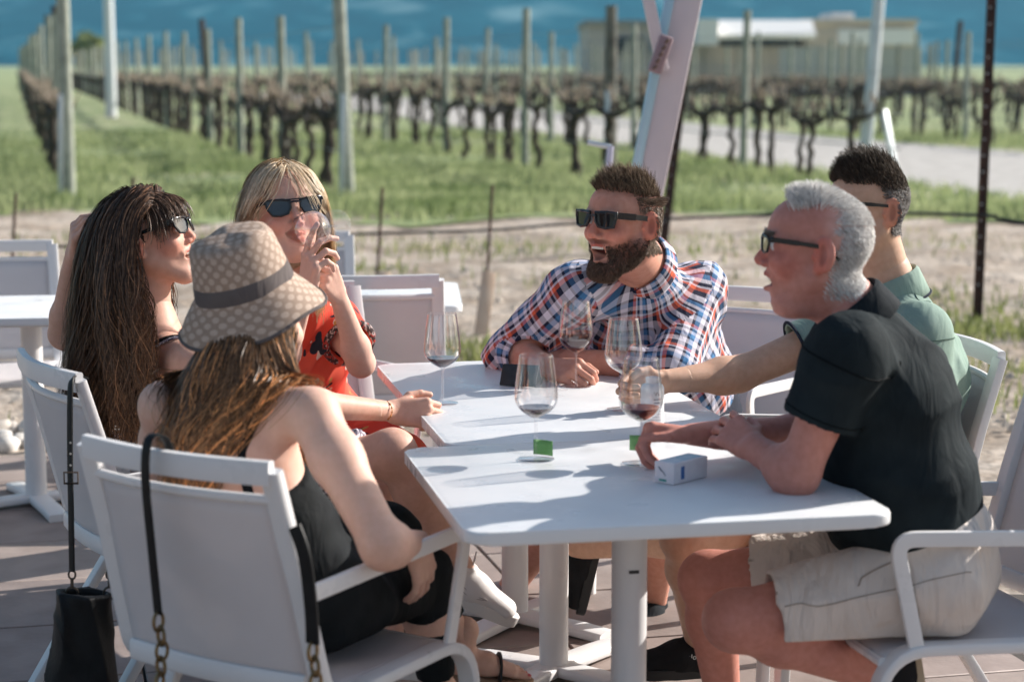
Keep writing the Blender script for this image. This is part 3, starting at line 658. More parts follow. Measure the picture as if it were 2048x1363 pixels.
# ================================================================== SIGNED-DISTANCE MODELLER (for bodies and clothes)
A_ = lambda v: np.asarray(v, float)
def unit(v): v = A_(v); return v/(np.linalg.norm(v)+1e-12)
def cone(a, b, ra, rb, flat_a=False, flat_b=False):
    a, b = A_(a), A_(b); d = b-a; L2 = d@d; L = math.sqrt(L2); w = d/L; rm = max(ra, rb)
    def f(x, y, z):
        px, py, pz = x-a[0], y-a[1], z-a[2]; t = (px*d[0]+py*d[1]+pz*d[2])/L2; tc = np.clip(t, 0, 1)
        q = np.sqrt((px-tc*d[0])**2+(py-tc*d[1])**2+(pz-tc*d[2])**2)-(ra+(rb-ra)*tc)
        if flat_a: q = np.maximum(q, -t*L)
        if flat_b: q = np.maximum(q, (t-1)*L)
        return q
    return f, np.minimum(a, b)-rm, np.maximum(a, b)+rm
def econe(a, b, A, B, side, flat_a=False, flat_b=False):
    """tapered limb of elliptical section; A, B = (half width along side, half depth)"""
    a, b = A_(a), A_(b); d = b-a; L = np.linalg.norm(d); w = d/L; s = A_(side); s = unit(s-w*(s@w)); n = np.cross(w, s); rm = max(*A, *B)
    def f(x, y, z):
        px, py, pz = x-a[0], y-a[1], z-a[2]; t = (px*w[0]+py*w[1]+pz*w[2]); tc = np.clip(t/L, 0, 1); zz = t-tc*L
        X = px*s[0]+py*s[1]+pz*s[2]; Y = px*n[0]+py*n[1]+pz*n[2]
        rw = A[0]+(B[0]-A[0])*tc; rd = A[1]+(B[1]-A[1])*tc; rz = np.minimum(rw, rd)
        k0 = np.sqrt((X/rw)**2+(Y/rd)**2+(zz/rz)**2); k1 = np.sqrt((X/rw**2)**2+(Y/rd**2)**2+(zz/rz**2)**2)+1e-9
        q = k0*(k0-1)/k1
        if flat_a: q = np.maximum(q, -t)
        if flat_b: q = np.maximum(q, t-L)
        return q
    return f, np.minimum(a, b)-rm, np.maximum(a, b)+rm
def ell(c, r, M=None):
    c, r = A_(c), A_(r); M = np.eye(3) if M is None else A_(M); rm = r.max()     # columns of M = local axes
    ext = np.sqrt(((M*r)**2).sum(1))
    def f(x, y, z):
        px, py, pz = x-c[0], y-c[1], z-c[2]
        q = [px*M[0, i]+py*M[1, i]+pz*M[2, i] for i in range(3)]
        k0 = np.sqrt((q[0]/r[0])**2+(q[1]/r[1])**2+(q[2]/r[2])**2); k1 = np.sqrt((q[0]/r[0]**2)**2+(q[1]/r[1]**2)**2+(q[2]/r[2]**2)**2)+1e-9
        return k0*(k0-1)/k1
    return f, c-ext, c+ext
def smin(a, b, k):
    if k <= 0: return np.minimum(a, b)
    h = np.maximum(k-np.abs(a-b), 0)/k; return np.minimum(a, b)-h*h*k*.25
class Sdf:
    def __init__(s): s.ops = []; s.disp = None; s.planes = []
    def add(s, p, k=.02): s.ops.append(('a', p, k)); return s
    def sub(s, p, k=.008): s.ops.append(('s', p, k)); return s
    def grp(s, ps, k=.006, kin=.003): s.ops.append(('g', ps, k, kin)); return s
    def clip(s, pt, n): s.planes.append((A_(pt), unit(n))); return s      # keeps the side the normal points away from
    def bounds(s):
        lo, hi = [], []
        for o in s.ops:
            for p in ([o[1]] if o[0] == 'a' else o[1] if o[0] == 'g' else []): lo.append(p[1]); hi.append(p[2])
        return np.min(lo, 0), np.max(hi, 0)
    def at(s, P):
        x, y, z = P[:, 0], P[:, 1], P[:, 2]; D = np.full(len(P), 9.)
        for o in s.ops:
            if o[0] == 'a': D = smin(D, o[1][0](x, y, z), o[2])
            elif o[0] == 's': D = -smin(-D, o[1][0](x, y, z), o[2])
            else:
                g = np.full(len(P), 9.)
                for p in o[1]: g = smin(g, p[0](x, y, z), o[3])
                D = np.minimum(D, smin(D, g, o[2]))
        if s.disp is not None: D = D+np.where(np.abs(D) < .04, s.disp(x, y, z), 0)
        return D
    def grid(s, h, lo=None, hi=None):
        l, u = s.bounds(); pad = 3*h+.012
        lo = l-pad if lo is None else np.maximum(A_(lo), l-pad); hi = u+pad if hi is None else np.minimum(A_(hi), u+pad)
        n = np.ceil((hi-lo)/h).astype(int)+1; ax = [(lo[i]+h*np.arange(n[i])).astype(np.float64) for i in range(3)]
        D = np.full(n, .06, np.float32); base = None
        def sl(p, m):
            i0 = np.clip(np.floor((p[1]-m-lo)/h).astype(int), 0, n); i1 = np.clip(np.ceil((p[2]+m-lo)/h).astype(int)+1, 0, n); return i0, i1
        def ev(p, i0, i1): return p[0](ax[0][i0[0]:i1[0], None, None], ax[1][None, i0[1]:i1[1], None], ax[2][None, None, i0[2]:i1[2]]).astype(np.float32)
        X, Y, Z = ax[0][:, None, None], ax[1][None, :, None], ax[2][None, None, :]
        ops = s.ops if s.disp is None else [o for o in s.ops if o[0] != 's']+[('d',)]+[o for o in s.ops if o[0] == 's']
        for o in ops:
            if o[0] == 'd': D = D+np.where(np.abs(D) < .04, s.disp(X, Y, Z), 0).astype(np.float32); continue
            if o[0] in 'as':
                i0, i1 = sl(o[1], o[2]+3*h+.01)
                if (i1 <= i0).any(): continue
                S_ = tuple(slice(a, b) for a, b in zip(i0, i1)); d = ev(o[1], i0, i1)
                D[S_] = smin(D[S_], d, o[2]) if o[0] == 'a' else -smin(-D[S_], d, o[2])
                base = None
            else:
                if base is None: base = D.copy()
                lo_ = np.min([p[1] for p in o[1]], 0); hi_ = np.max([p[2] for p in o[1]], 0); i0, i1 = sl((None, lo_, hi_), o[2]+3*h+.01)
                if (i1 <= i0).any(): continue
                S_ = tuple(slice(a, b) for a, b in zip(i0, i1)); g = np.full(D[S_].shape, .06, np.float32)
                for p in o[1]: g = smin(g, ev(p, i0, i1), o[3])
                D[S_] = np.minimum(D[S_], smin(base[S_], g, o[2]))
        for pt, nn in s.planes: D = np.maximum(D, ((X-pt[0])*nn[0]+(Y-pt[1])*nn[1]+(Z-pt[2])*nn[2]).astype(np.float32))
        D[0] = D[-1] = .05; D[:, 0] = D[:, -1] = .05; D[:, :, 0] = D[:, :, -1] = .05
        return D, lo
    def poly(s, h, lo=None, hi=None):
        D, o = s.grid(h, lo, hi); return surfnets(D, o, h)
def surfnets(D, o, h):
    s = D < 0; n = np.array(D.shape); c = np.zeros(n-1, np.int8)
    for i in (0, 1):
        for j in (0, 1):
            for k in (0, 1): c += s[i:n[0]-1+i, j:n[1]-1+j, k:n[2]-1+k]
    ix = np.argwhere((c > 0) & (c < 8)); idx = np.full(n-1, -1, np.int32); idx[tuple(ix.T)] = np.arange(len(ix))
    pos = np.zeros((len(ix), 3)); cnt = np.zeros(len(ix))
    for axis in range(3):
        for a in (0, 1):
            for b in (0, 1):
                off = np.zeros(3, int); oth = [q for q in range(3) if q != axis]; off[oth[0]] = a; off[oth[1]] = b; off2 = off.copy(); off2[axis] = 1
                va = D[tuple((ix+off).T)]; vb = D[tuple((ix+off2).T)]; cr = (va < 0) != (vb < 0); t = np.where(cr, va/np.where(cr, va-vb, 1), 0)
                p = ix+off+0.; p[:, axis] += t; pos += p*cr[:, None]; cnt += cr
    V = o+h*pos/cnt[:, None]; F = []
    for axis in range(3):
        oth = [(axis+1) % 3, (axis+2) % 3]; sa = [slice(None)]*3; sb = [slice(None)]*3; sa[axis] = slice(0, -1); sb[axis] = slice(1, None)
        m = s[tuple(sa)] != s[tuple(sb)]; e = np.argwhere(m); e = e[(e[:, oth[0]] > 0) & (e[:, oth[1]] > 0) & (e[:, oth[0]] < n[oth[0]]-1) & (e[:, oth[1]] < n[oth[1]]-1)]
        if not len(e): continue
        q = []
        for da, db in ((-1, -1), (0, -1), (0, 0), (-1, 0)):
            f = e.copy(); f[:, oth[0]] += da; f[:, oth[1]] += db; q.append(idx[tuple(f.T)])
        q = np.stack(q, 1); flip = ~s[tuple(e.T)]; q[flip] = q[flip][:, ::-1]; F.append(q)
    F = np.concatenate(F); F = F[(F >= 0).all(1)]; return V, F
def joinm(parts):
    V, F, o = [], [], 0
    for v, f in parts: V.append(v); F.append(f+o); o += len(v)
    return np.concatenate(V), np.concatenate(F)
def smooth_noise(P, s, seed=0):
    r = np.random.default_rng(seed); out = 0
    for i in range(5):
        k = r.normal(size=3)*s; out = out+np.sin(P[..., 0]*k[0]+P[..., 1]*k[1]+P[..., 2]*k[2]+r.uniform(0, 6.28))
    return out/5
def folds(amp, f, dirs, seed=1, extra=0):
    """cloth wrinkles: ridges running along each given direction"""
    r = np.random.default_rng(seed); ks = []
    for d in dirs:
        d = unit(d); p = unit(np.cross(d, r.normal(size=3))); ks.append((p*f*r.uniform(.8, 1.2), unit(r.normal(size=3))*f*.45, r.uniform(0, 6.28)))
    def g(X, Y, Z):
        o = 0
        for k, k2, ph in ks:
            w = np.sin(X*k2[0]+Y*k2[1]+Z*k2[2]+ph); r_ = (1-np.abs(np.sin(.5*(X*k[0]+Y*k[1]+Z*k[2]+ph+1.8*w))))**1.4; o = o+r_*np.clip(.15+np.sin(X*k2[1]*.6+Y*k2[2]*.6+Z*k2[0]*.6+ph*2), 0, 1)
        return -amp*(o-.3)
    return g
def strips(paths, width, outward=None, sides=0):
    """hair: paths (n,s,3) -> flat ribbons (sides=0) or 3-sided tubes; width (n,) or scalar, tapered to the tip"""
    n, s_, _ = paths.shape; t = np.gradient(paths, axis=1); t /= np.linalg.norm(t, axis=2, keepdims=True)+1e-9
    ref = rng.normal(size=(n, 1, 3))*.5 if outward is None else outward+rng.normal(size=(n, 1, 3))*.12
    x = np.cross(t, ref*np.ones_like(t)); x /= np.linalg.norm(x, axis=2, keepdims=True)+1e-9; y = np.cross(t, x)
    w = (np.ones(n)*width)[:, None, None]*np.linspace(1, .35, s_)[None, :, None]
    if sides == 0:
        V = np.stack([paths-x*w, paths+x*w], 2).reshape(-1, 3); b = (np.arange(n)[:, None]*s_+np.arange(s_-1)[None])*2; b = b.ravel(); F = np.stack([b, b+1, b+3, b+2], 1)
    else:
        V = np.stack([paths+w*(x*math.cos(a)+y*math.sin(a)) for a in (0, 2.094, 4.189)], 2).reshape(-1, 3)
        b = ((np.arange(n)[:, None]*s_+np.arange(s_-1)[None])*3).ravel(); F = np.concatenate([np.stack([b+i, b+(i+1) % 3, b+3+(i+1) % 3, b+3+i], 1) for i in range(3)])
    return V, F

# ================================================================== HUMAN PARTS
class Frame:
    """local axes -> world: columns X (its right), Y (forward), Z (up), scale s, origin o"""
    def __init__(f, o, fwd, up=(0, 0, 1), s=1.0, roll=0):
        f.o = A_(o); y = unit(fwd); x = unit(np.cross(y, up)); z = np.cross(x, y)
        if roll: c, q = math.cos(roll), math.sin(roll); x, z = x*c+z*q, z*c-x*q
        f.M = np.stack([x, y, z], 1); f.s = s
    def p(f, *v): return f.o+f.M@(A_(v if len(v) == 3 else v[0])*f.s)
    def inv(f, P): return ((P-f.o)@f.M)/f.s
    def mat4(f):
        m = Matrix.Identity(4)
        for i in range(3):
            for j in range(3): m[i][j] = f.M[i, j]*f.s
            m[i][3] = f.o[i]
        return m
def head_sdf(f, sex='m', open_=0.0, smile=0., jaw=1., nose=1., neck=None, brow=1., jowl=0., chin=0.):
    s = Sdf(); S_ = f.s; E = lambda c, r: ell(f.p(c), A_(r)*S_, f.M); Cn = lambda a, b, ra, rb, **k: cone(f.p(a), f.p(b), ra*S_, rb*S_, **k)
    fem = sex == 'f'; dj = -.016*open_
    s.add(E((0, -.012, .036), (.0745, .096, .084)), .01)
    s.add(E((0, .022, -.018), (.064*(1 if not fem else .96), .068, .082)), .03)
    s.add(E((0, .052, .045), (.054, .036, .045)), .03)                          # forehead
    s.add(E((0, .060-chin, -.098+dj+chin*.4), (.027*jaw, .026, .020)), .03)                   # chin
    for x in (-1, 1):
        s.add(Cn((x*.056*jaw, -.002, -.048), (x*.022*jaw, .060-chin, -.098+dj+chin*.4), .020, .016), .03)
        s.add(E((x*.040, .062, -.024), (.024, .022, .021)), .02)               # cheek
        s.add(E((x*.030, .076, .029), (.026, .012, .0085*brow)), .012)           # brow ridge
    if jowl: s.add(E((0, .022, -.112+dj*.6), (.046, .040, .024*jowl)), .04)
    s.add(Cn((0, .05, -.055), (0, .064, -.058+dj*.5), .030, .026), .02)           # muzzle
    for x in (-1, 1): s.sub(E((x*.031, .094, .010), (.018, .016, .013)), .014)
    for x in (-1, 1): s.add(E((x*.031, .0735, .010), (.0145, .0125, .0115)), .004)
    s.add(Cn((0, .081, .022), (0, .103*(.97+.03*nose), -.022), .0075, .0105*nose), .012)
    for x in (-1, 1): s.add(E((x*.0115*nose, .093, -.029), (.0085, .011, .0075)), .006)
    up_, lo_ = -.0515+.002*smile, -.0655+1.5*dj
    w = .024+.006*smile
    for x in (-1, 1):
        s.add(Cn((0, .0895, up_), (x*w, .077, -.057+.006*smile), .0046, .0030), .006)
        s.add(Cn((0, .0875, lo_), (x*w*.93, .077, -.059+.005*smile+dj*.5), .0054, .0030), .006)
    if open_ > 0: s.sub(E((0, .088, (up_+lo_)/2-.001), (.021+.005*smile, .030, max(.002, (up_-lo_)/2-.004))), .003)
    else: s.sub(E((0, .1, (up_+lo_)/2), (.022, .012, .0012)), .003)
    for x in (-1, 1):                                                             # ears
        a = R(30)*x; Me = np.array([[math.cos(a), -math.sin(a), 0], [math.sin(a), math.cos(a), 0], [0, 0, 1]])
        s.add(ell(f.p(x*.083, -.016, .002), A_((.0085, .023, .036))*S_, f.M@Me), .006)
        s.sub(ell(f.p(x*.091, -.008, .003), A_((.0075, .013, .023))*S_, f.M@Me), .003)
        s.add(E((x*.077, .004, -.004), (.004, .005, .007)), .004); s.add(E((x*.076, -.006, -.026), (.006, .009, .010)), .006)
    nb = f.p(0, -.06, -.19) if neck is None else A_(neck)
    r0 = (.050 if fem else .060)*S_; s.add(cone(f.p(0, -.022, -.055), nb, r0, r0*1.06), .03)
    return s
HX = [.028, .009, -.011, -.029]; HY = [.088, .092, .087, .078]
FL = [(.043, .026, .020), (.047, .030, .021), (.043, .028, .020), (.034, .021, .018)]
def hand_sdf(wrist, ydir, dorsal, side, curl=(30, 35, 20), thumb=((.75, .55, -.25), (.35, .9, -.3), (.1, .95, -.2)), s=1., spread=0., fa=None, fr=(.031, .028), per=None):
    """side 'r'/'l'; curl = mcp, pip, dip degrees; fa = point up the forearm"""
    y = unit(ydir); z = A_(dorsal); z = unit(z-y*(z@y)); x = np.cross(y, z)*(-1 if side == 'r' else 1); M = np.stack([x, y, z], 1); w = A_(wrist)
    p = lambda *v: w+M@(A_(v)*s)
    h = Sdf()
    if fa is not None: h.add(econe(fa, w, (fr[0], fr[0]), (fr[1]*1.06, fr[1]*.84), x, flat_a=True), .012)
    for i in range(4): h.add(cone(p(HX[i]*.62, .008, 0), p(HX[i], HY[i], 0), .0125*s, .0112*s), .012)
    h.add(ell(p(.022, .038, -.010), A_((.015, .030, .013))*s, M), .012); h.add(ell(p(-.020, .036, -.009), A_((.013, .032, .011))*s, M), .012)
    for i in range(4):
        c = per[i] if per and per[i] else curl; a = 0; q = A_((HX[i], HY[i], 0)); ps = []; r = (.0092, .0088, .0080, .0068) if i < 3 else (.0080, .0076, .0070, .006)
        sx = (1.5-i)*spread
        for k in range(3):
            a += R(c[k]); d = A_((math.sin(sx)*math.cos(a), math.cos(a)*math.cos(sx), -math.sin(a))); q2 = q+d*FL[i][k]
            ps.append(cone(p(*q), p(*q2), r[k]*s, r[k+1]*s)); q = q2
        h.grp(ps, .007*s, .002)
    q = A_((.018, .022, -.008)); ps = []; r = (.0125, .0105, .0095, .0078)
    for k, L in enumerate((.038, .031, .026)):
        q2 = q+unit(thumb[k])*L; ps.append(cone(p(*q), p(*q2), r[k]*s, r[k+1]*s)); q = q2
    h.grp(ps, .010*s, .003)
    return h
def skin(name, c, c2): return mat(name, c, .52, c2, 60, .35, 260, spec=.28, sss=.15, attr='Col', dist=.0012, subscale=.004, detail=10)
def add_col(me, C):
    a = me.color_attributes.new('Col', 'FLOAT_COLOR', 'POINT'); q = np.ones((len(C), 4), np.float32); q[:, :3] = C; a.data.foreach_set('color', q.ravel())
HAIRM = {}
def hair_mat(name, c, c2, rough=.42):
    m = mat(name, c, rough, c2, 90, spec=.22, attr='Col'); return m
def colvar(n_items, per, lo=.65, hi=1.35, tint=None):
    v = rng.uniform(lo, hi, n_items); C = np.repeat(v[:, None]*np.ones((1, 3)) if tint is None else tint(v), per, axis=0); return C
def hair_obj(name, V, F, C, m, root):
    me = npmesh(name, V, F, True); add_col(me, C); return link(name, me, m, root, True)
def bone_uv(me, bones):
    """bones: (a, b, ref) ; wraps cloth lengthwise round the nearest bone"""
    nV = len(me.vertices); co = np.empty(nV*3, np.float32); me.vertices.foreach_get('co', co); co = co.reshape(-1, 3).astype(float)
    nL = len(me.loops); li = np.empty(nL, np.int32); me.loops.foreach_get('vertex_index', li); nP = len(me.polygons); k = nL//nP; li = li.reshape(nP, k)
    cen = co[li].mean(1); D = []
    for a, b, ref, r in bones:
        a, b = A_(a), A_(b); d = b-a; t = np.clip(((cen-a)@d)/(d@d), 0, 1); D.append(np.linalg.norm(cen-a-t[:, None]*d, axis=1)/r)
    which = np.argmin(D, 0); uv = np.zeros((nP, k, 2))
    for i, (a, b, ref, r) in enumerate(bones):
        m = which == i
        if not m.any(): continue
        a, b = A_(a), A_(b); w = unit(b-a); x = A_(ref); x = unit(x-w*(x@w)); y = np.cross(w, x)
        P = co[li[m]]-a; cc = cen[m]-a; th0 = np.arctan2(cc@y, cc@x); th = np.arctan2(P@y, P@x); dth = (th-th0[:, None]+math.pi) % (2*math.pi)-math.pi
        uv[m, :, 0] = (th0[:, None]+dth)*r; uv[m, :, 1] = P@w
    lay = me.uv_layers.new(name='cloth'); lay.data.foreach_set('uv', uv.reshape(-1).astype(np.float32))
def tri_quads_rest(): pass
# ================================================================== PEOPLE
lerp = lambda a, b, t: A_(a)*(1-t)+A_(b)*t
class Person:
    def __init__(s, base, label):
        s.root = empty('person', (base[0], base[1], 0), 0, label, 'person'); s.parts = []; s.cols = []
    def chunk(s, sdf, h, paint=None):
        V, F = sdf.poly(h); s.parts.append((V, F)); C = np.ones((len(V), 3))
        if paint is not None: C = paint(V)
        s.cols.append(C); return V, F
    def finish(s, m):
        V, F = joinm(s.parts); me = npmesh('body', V, F); add_col(me, np.concatenate(s.cols)); s.body = link('body', me, m, s.root, True); return s.body
    def cloth(s, name, sdf, h, m, bones=None, parent=None):
        V, F = sdf.poly(h); me = npmesh(name, V, F)
        if bones: bone_uv(me, bones)
        o = link(name, me, m, parent or s.root, True); return o
    def put(s, name, mb, m, parent=None, ws=True, M=None, angle=45):
        me = mb.mesh(name, True, angle)
        if M is not None: me.transform(M)
        o = link(name, me, m, parent or s.root, parent is None)
        if parent is not None: o.matrix_parent_inverse = s.root.matrix_basis.inverted()@Matrix.Identity(4) if False else Matrix.Identity(4)
        return o
def sub_link(name, me, m, part):
    """sub-part of a part whose mesh already sits in world space"""
    o = bpy.data.objects.new(name, me); col.objects.link(o); o.parent = part; me.materials.append(m) if m and not me.materials else None; return o
def torso(s, J_, d, infl=0., up_to_neck=True, k=.05):
    """adds the trunk to sdf s"""
    st = unit(J_['Rs']-J_['Ls']); sb = unit(J_['Rh']-J_['Lh']); W = J_.get('W'); W = lerp(J_['P'], J_['C'], .45) if W is None else W; i = infl
    s.add(econe(J_['P'], W, (d['hw']+i, d['hd']+i), (d['ww']+i, d['wd']+i), lerp(sb, st, .25)), k)
    s.add(econe(W, J_['C'], (d['ww']+i, d['wd']+i), (d['cw']+i, d['cd']+i), lerp(sb, st, .7)), k)
    if up_to_neck: s.add(econe(J_['C'], J_['N'], (d['cw']*.98+i, d['cd']*.95+i), (.070+i*.6, .058+i*.6), st), k)
    for q in ('Ls', 'Rs'): s.add(cone(lerp(J_['C'], J_['N'], .62), J_[q], .058+i*.8, d['sr']+i), k)
    if 'belly' in d: s.add(ell(lerp(J_['P'], J_['C'], .38)+J_['fwd']*d['belly'][1], (d['belly'][0],)*3), .08)
    return s
def limb(s, a, b, ra, rb, mid=None, k=.03, cut=None):
    if mid: t, r = mid; m = lerp(a, b, t); s.add(cone(a, m, ra, r), k); s.add(cone(m, b, r, rb, flat_b=bool(cut)), k)
    else: s.add(cone(a, b, ra, rb, flat_b=bool(cut)), k)
def base_body(J_, d, arms=True, legs=True, neckr=.055, h=.009):
    s = Sdf(); torso(s, J_, d)
    for q in 'LR':
        el, wr = J_[q+'e'], J_[q+'w']; ll = np.linalg.norm(wr-el)
        limb(s, J_[q+'s'], el, d['ua'], d['el'], (.35, d['ua']*1.0)); limb(s, el, lerp(el, wr, 1-.05/ll), d['el'], d['wr']*1.12, (.28, d['fa']), cut=True)
        if legs:
            limb(s, J_[q+'h'], J_[q+'k'], d['th'], d['kn'], (.5, d['th']*.86)); kk, an = J_[q+'k'], J_[q+'a']
            bk = unit(lerp(kk, an, .5)-J_['fwd']*.0); s.add(ell(kk, (d['kn']*1.03,)*3), .03); limb(s, kk, an, d['kn']*.9, d['an'], (.30, d['ca']), .03)
    s.add(cone(J_['N'], lerp(J_['N'], J_['H'], .35), neckr*1.08, neckr), .05)
    return s
def farm(J_, d, q, t):
    el, wr = J_[q+'e'], J_[q+'w']; te = 1-.05/np.linalg.norm(wr-el); t = te-.06; r = d['fa']+(d['wr']*1.12-d['fa'])*(t-.28)/(te-.28); return dict(fa=lerp(el, wr, t), fr=(r-.0004, d['wr']))
def paint_fn(f, spots, base=(1, 1, 1)):
    """spots in head space: (centre, radii, colour factor, softness)"""
    def g(V):
        L = f.inv(V); C = np.ones((len(V), 3))*A_(base)
        for c, r, colr, so in spots:
            q = np.sqrt((((L-A_(c))/A_(r))**2).sum(1)); w = np.clip((1+so-q)/max(so, 1e-3), 0, 1)[:, None]; C = C*(1-w)+A_(colr)*w
        return C
    return g
LIPS = [((0, .092, -.052), (.022, .014, .006), (.86, .50, .50), .5), ((0, .090, -.067), (.019, .014, .0075), (.86, .52, .52), .5)]
FLUSH_EAR_SHADE = [((.045, .06, -.022), (.022, .03, .022), (1.02, .84, .82), 1.), ((-.045, .06, -.022), (.022, .03, .022), (1.02, .84, .82), 1.), ((0, .105, -.02), (.016, .016, .016), (1.03, .82, .80), .8), ((.088, -.016, 0), (.014, .03, .04), (1.12, .80, .74), .4), ((-.088, -.016, 0), (.014, .03, .04), (1.12, .80, .74), .4), ((.090, -.008, .002), (.006, .011, .019), (.70, .48, .45), .4), ((-.090, -.008, .002), (.006, .011, .019), (.70, .48, .45), .4)]  # flush of cheeks, nose and ears; shade painted into the ear hollows
def teeth(p, f, z, hgt, w=.019, y=.083):
    q = MB(); n = 9
    for i in range(n):
        x = -w+2*w*(i+.5)/n; yy = y-9*(x*x); q.box((x, yy, z), (2*w/n*.93, .006, hgt), Matrix.Rotation(-x*16, 3, 'Z'), bevel=.0012, seg=1)
    p.put('teeth', q, mat('tooth', (.80, .75, .66), .25, spec=.5), M=f.mat4())
def eyes(p, f):
    for x in (-1, 1):
        bm = bmesh.new(); bmesh.ops.create_uvsphere(bm, u_segments=20, v_segments=12, radius=.0118); bmesh.ops.translate(bm, vec=(x*.031, .0765, .010), verts=bm.verts[:])
        me = bpy.data.meshes.new('eye'); bm.to_mesh(me); bm.free(); co = np.array([v.co[:] for v in me.vertices]); d = (co-A_((x*.031, .0765, .010)))/.0118
        add_col(me, np.where((d[:, 1] > .88)[:, None], A_((.06, .05, .045)), A_((.75, .72, .70)))); me.transform(f.mat4()); me.polygons.foreach_set('use_smooth', [True]*len(me.polygons)); link('eye', me, mat('eyeball', (1, 1, 1), .15, attr='Col'), p.root, True)
def spectacles(p, f, name, outline, dx, y0, z0, rim, frame_m, lens_m, curve=9., temple_h=.008, bridge=True, hinge_x=.071, topbar=False, tz=.012, depth=.004):
    """front follows the face's curve; outline = lens polygon about its own centre (x outwards)"""
    root = None; yy = lambda x: y0-curve*x*x*.55
    q = MB(); lens = []
    for sx in (-1, 1):
        pts = [(sx*(dx+a), b+z0) for a, b in outline]; pts3 = [(x, yy(x), z) for x, z in pts]
        q.tube(pts3+[pts3[0], pts3[1]], 1, 8, cap=False, flat=(rim, depth), up=(0, 1, 0)); lens.append(pts3)
    if bridge: q.tube([(x, yy(x)+.001, z0+tz*.6+.002*math.cos(x*90)) for x in np.linspace(-dx*.45, dx*.45, 7)], .0028, 8)
    if topbar: q.tube([(x, yy(x)+.001, z0+tz*1.15) for x in np.linspace(-dx*.75, dx*.75, 9)], .0016, 6)
    for sx in (-1, 1):
        hx = hinge_x*sx; q.beam((hx*.98, yy(hx)-.001, z0+tz), (sx*.0795, .035, z0+tz*.75), temple_h, .0035, up=(1, 0, 0)); q.beam((sx*.0795, .035, z0+tz*.75), (sx*.0815, -.018, z0+tz*.35), temple_h*.8, .0035, up=(1, 0, 0))
        q.beam((sx*.0815, -.018, z0+tz*.35), (sx*.080, -.045, z0-.018), temple_h*.6, .0035, up=(1, 0, 0))
        q.box((hx*.985, yy(hx), z0+tz), (.008, .007, temple_h*1.15), bevel=.001, seg=1)
    o = p.put(name, q, frame_m, M=f.mat4())
    for L in lens:
        b = MB(); c = np.mean(L, 0); vs_ = [b.bm.verts.new(v) for v in L]; vc = b.bm.verts.new((c[0], c[1]+.0015, c[2]))
        for i in range(len(vs_)): b.bm.faces.new((vs_[i], vs_[(i+1) % len(vs_)], vc))
        me = b.mesh('lens', True, 60); me.transform(f.mat4()); sub_link('lens', me, lens_m, o)
    return o
def scalp_roots(V, f, prob, n):
    L = f.inv(V); w = prob(L); w = np.clip(w, 0, None); i = rng.choice(len(V), n, p=w/w.sum()); return V[i]+rng.normal(size=(n, 3))*.0012*f.s, L[i]
def grad(sdf, P, e=.003):
    g = np.stack([sdf.at(P+A_(d)*e)-sdf.at(P-A_(d)*e) for d in np.eye(3)], 1); return g/(np.linalg.norm(g, axis=1, keepdims=True)+1e-9)
def short_hair(p, name, f, hs, V, prob, n, length, comb, m, width=.0009, lift=.5, curl=.25, cv=(.6, 1.4), seg=5, tint=None, comb2=None):
    P, L = scalp_roots(V, f, prob, n); N = grad(hs, P); Nl = N@f.M; ln = length(L)*rng.uniform(.6, 1.2, n)*f.s; cd = comb(L); cd /= np.linalg.norm(cd, axis=1, keepdims=True)+1e-9
    noise_ = rng.normal(size=(n, 3))*curl; d0 = Nl*lift+cd*(1-lift)+noise_; d1 = Nl*lift*.25+(cd if comb2 is None else comb2(L))+noise_*1.3
    path = [P-N*.001]; q = P.copy()
    for k in range(1, seg):
        t = k/(seg-1); d = d0*(1-t)+d1*t; d /= np.linalg.norm(d, axis=1, keepdims=True)+1e-9; q = q+(d@f.M.T)*(ln/(seg-1))[:, None]
        sd = hs.at(q); ins = sd < .003
        if ins.any(): q[ins] = q[ins]+grad(hs, q[ins])*np.clip(.004-sd[ins], 0, .02)[:, None]
        path.append(q)
    Vh, Fh = strips(np.stack(path, 1), width*f.s*rng.uniform(.7, 1.3, n), sides=3); C = colvar(n, seg*3, *cv, tint=tint); return hair_obj(name, Vh, Fh, C, m, p.root)
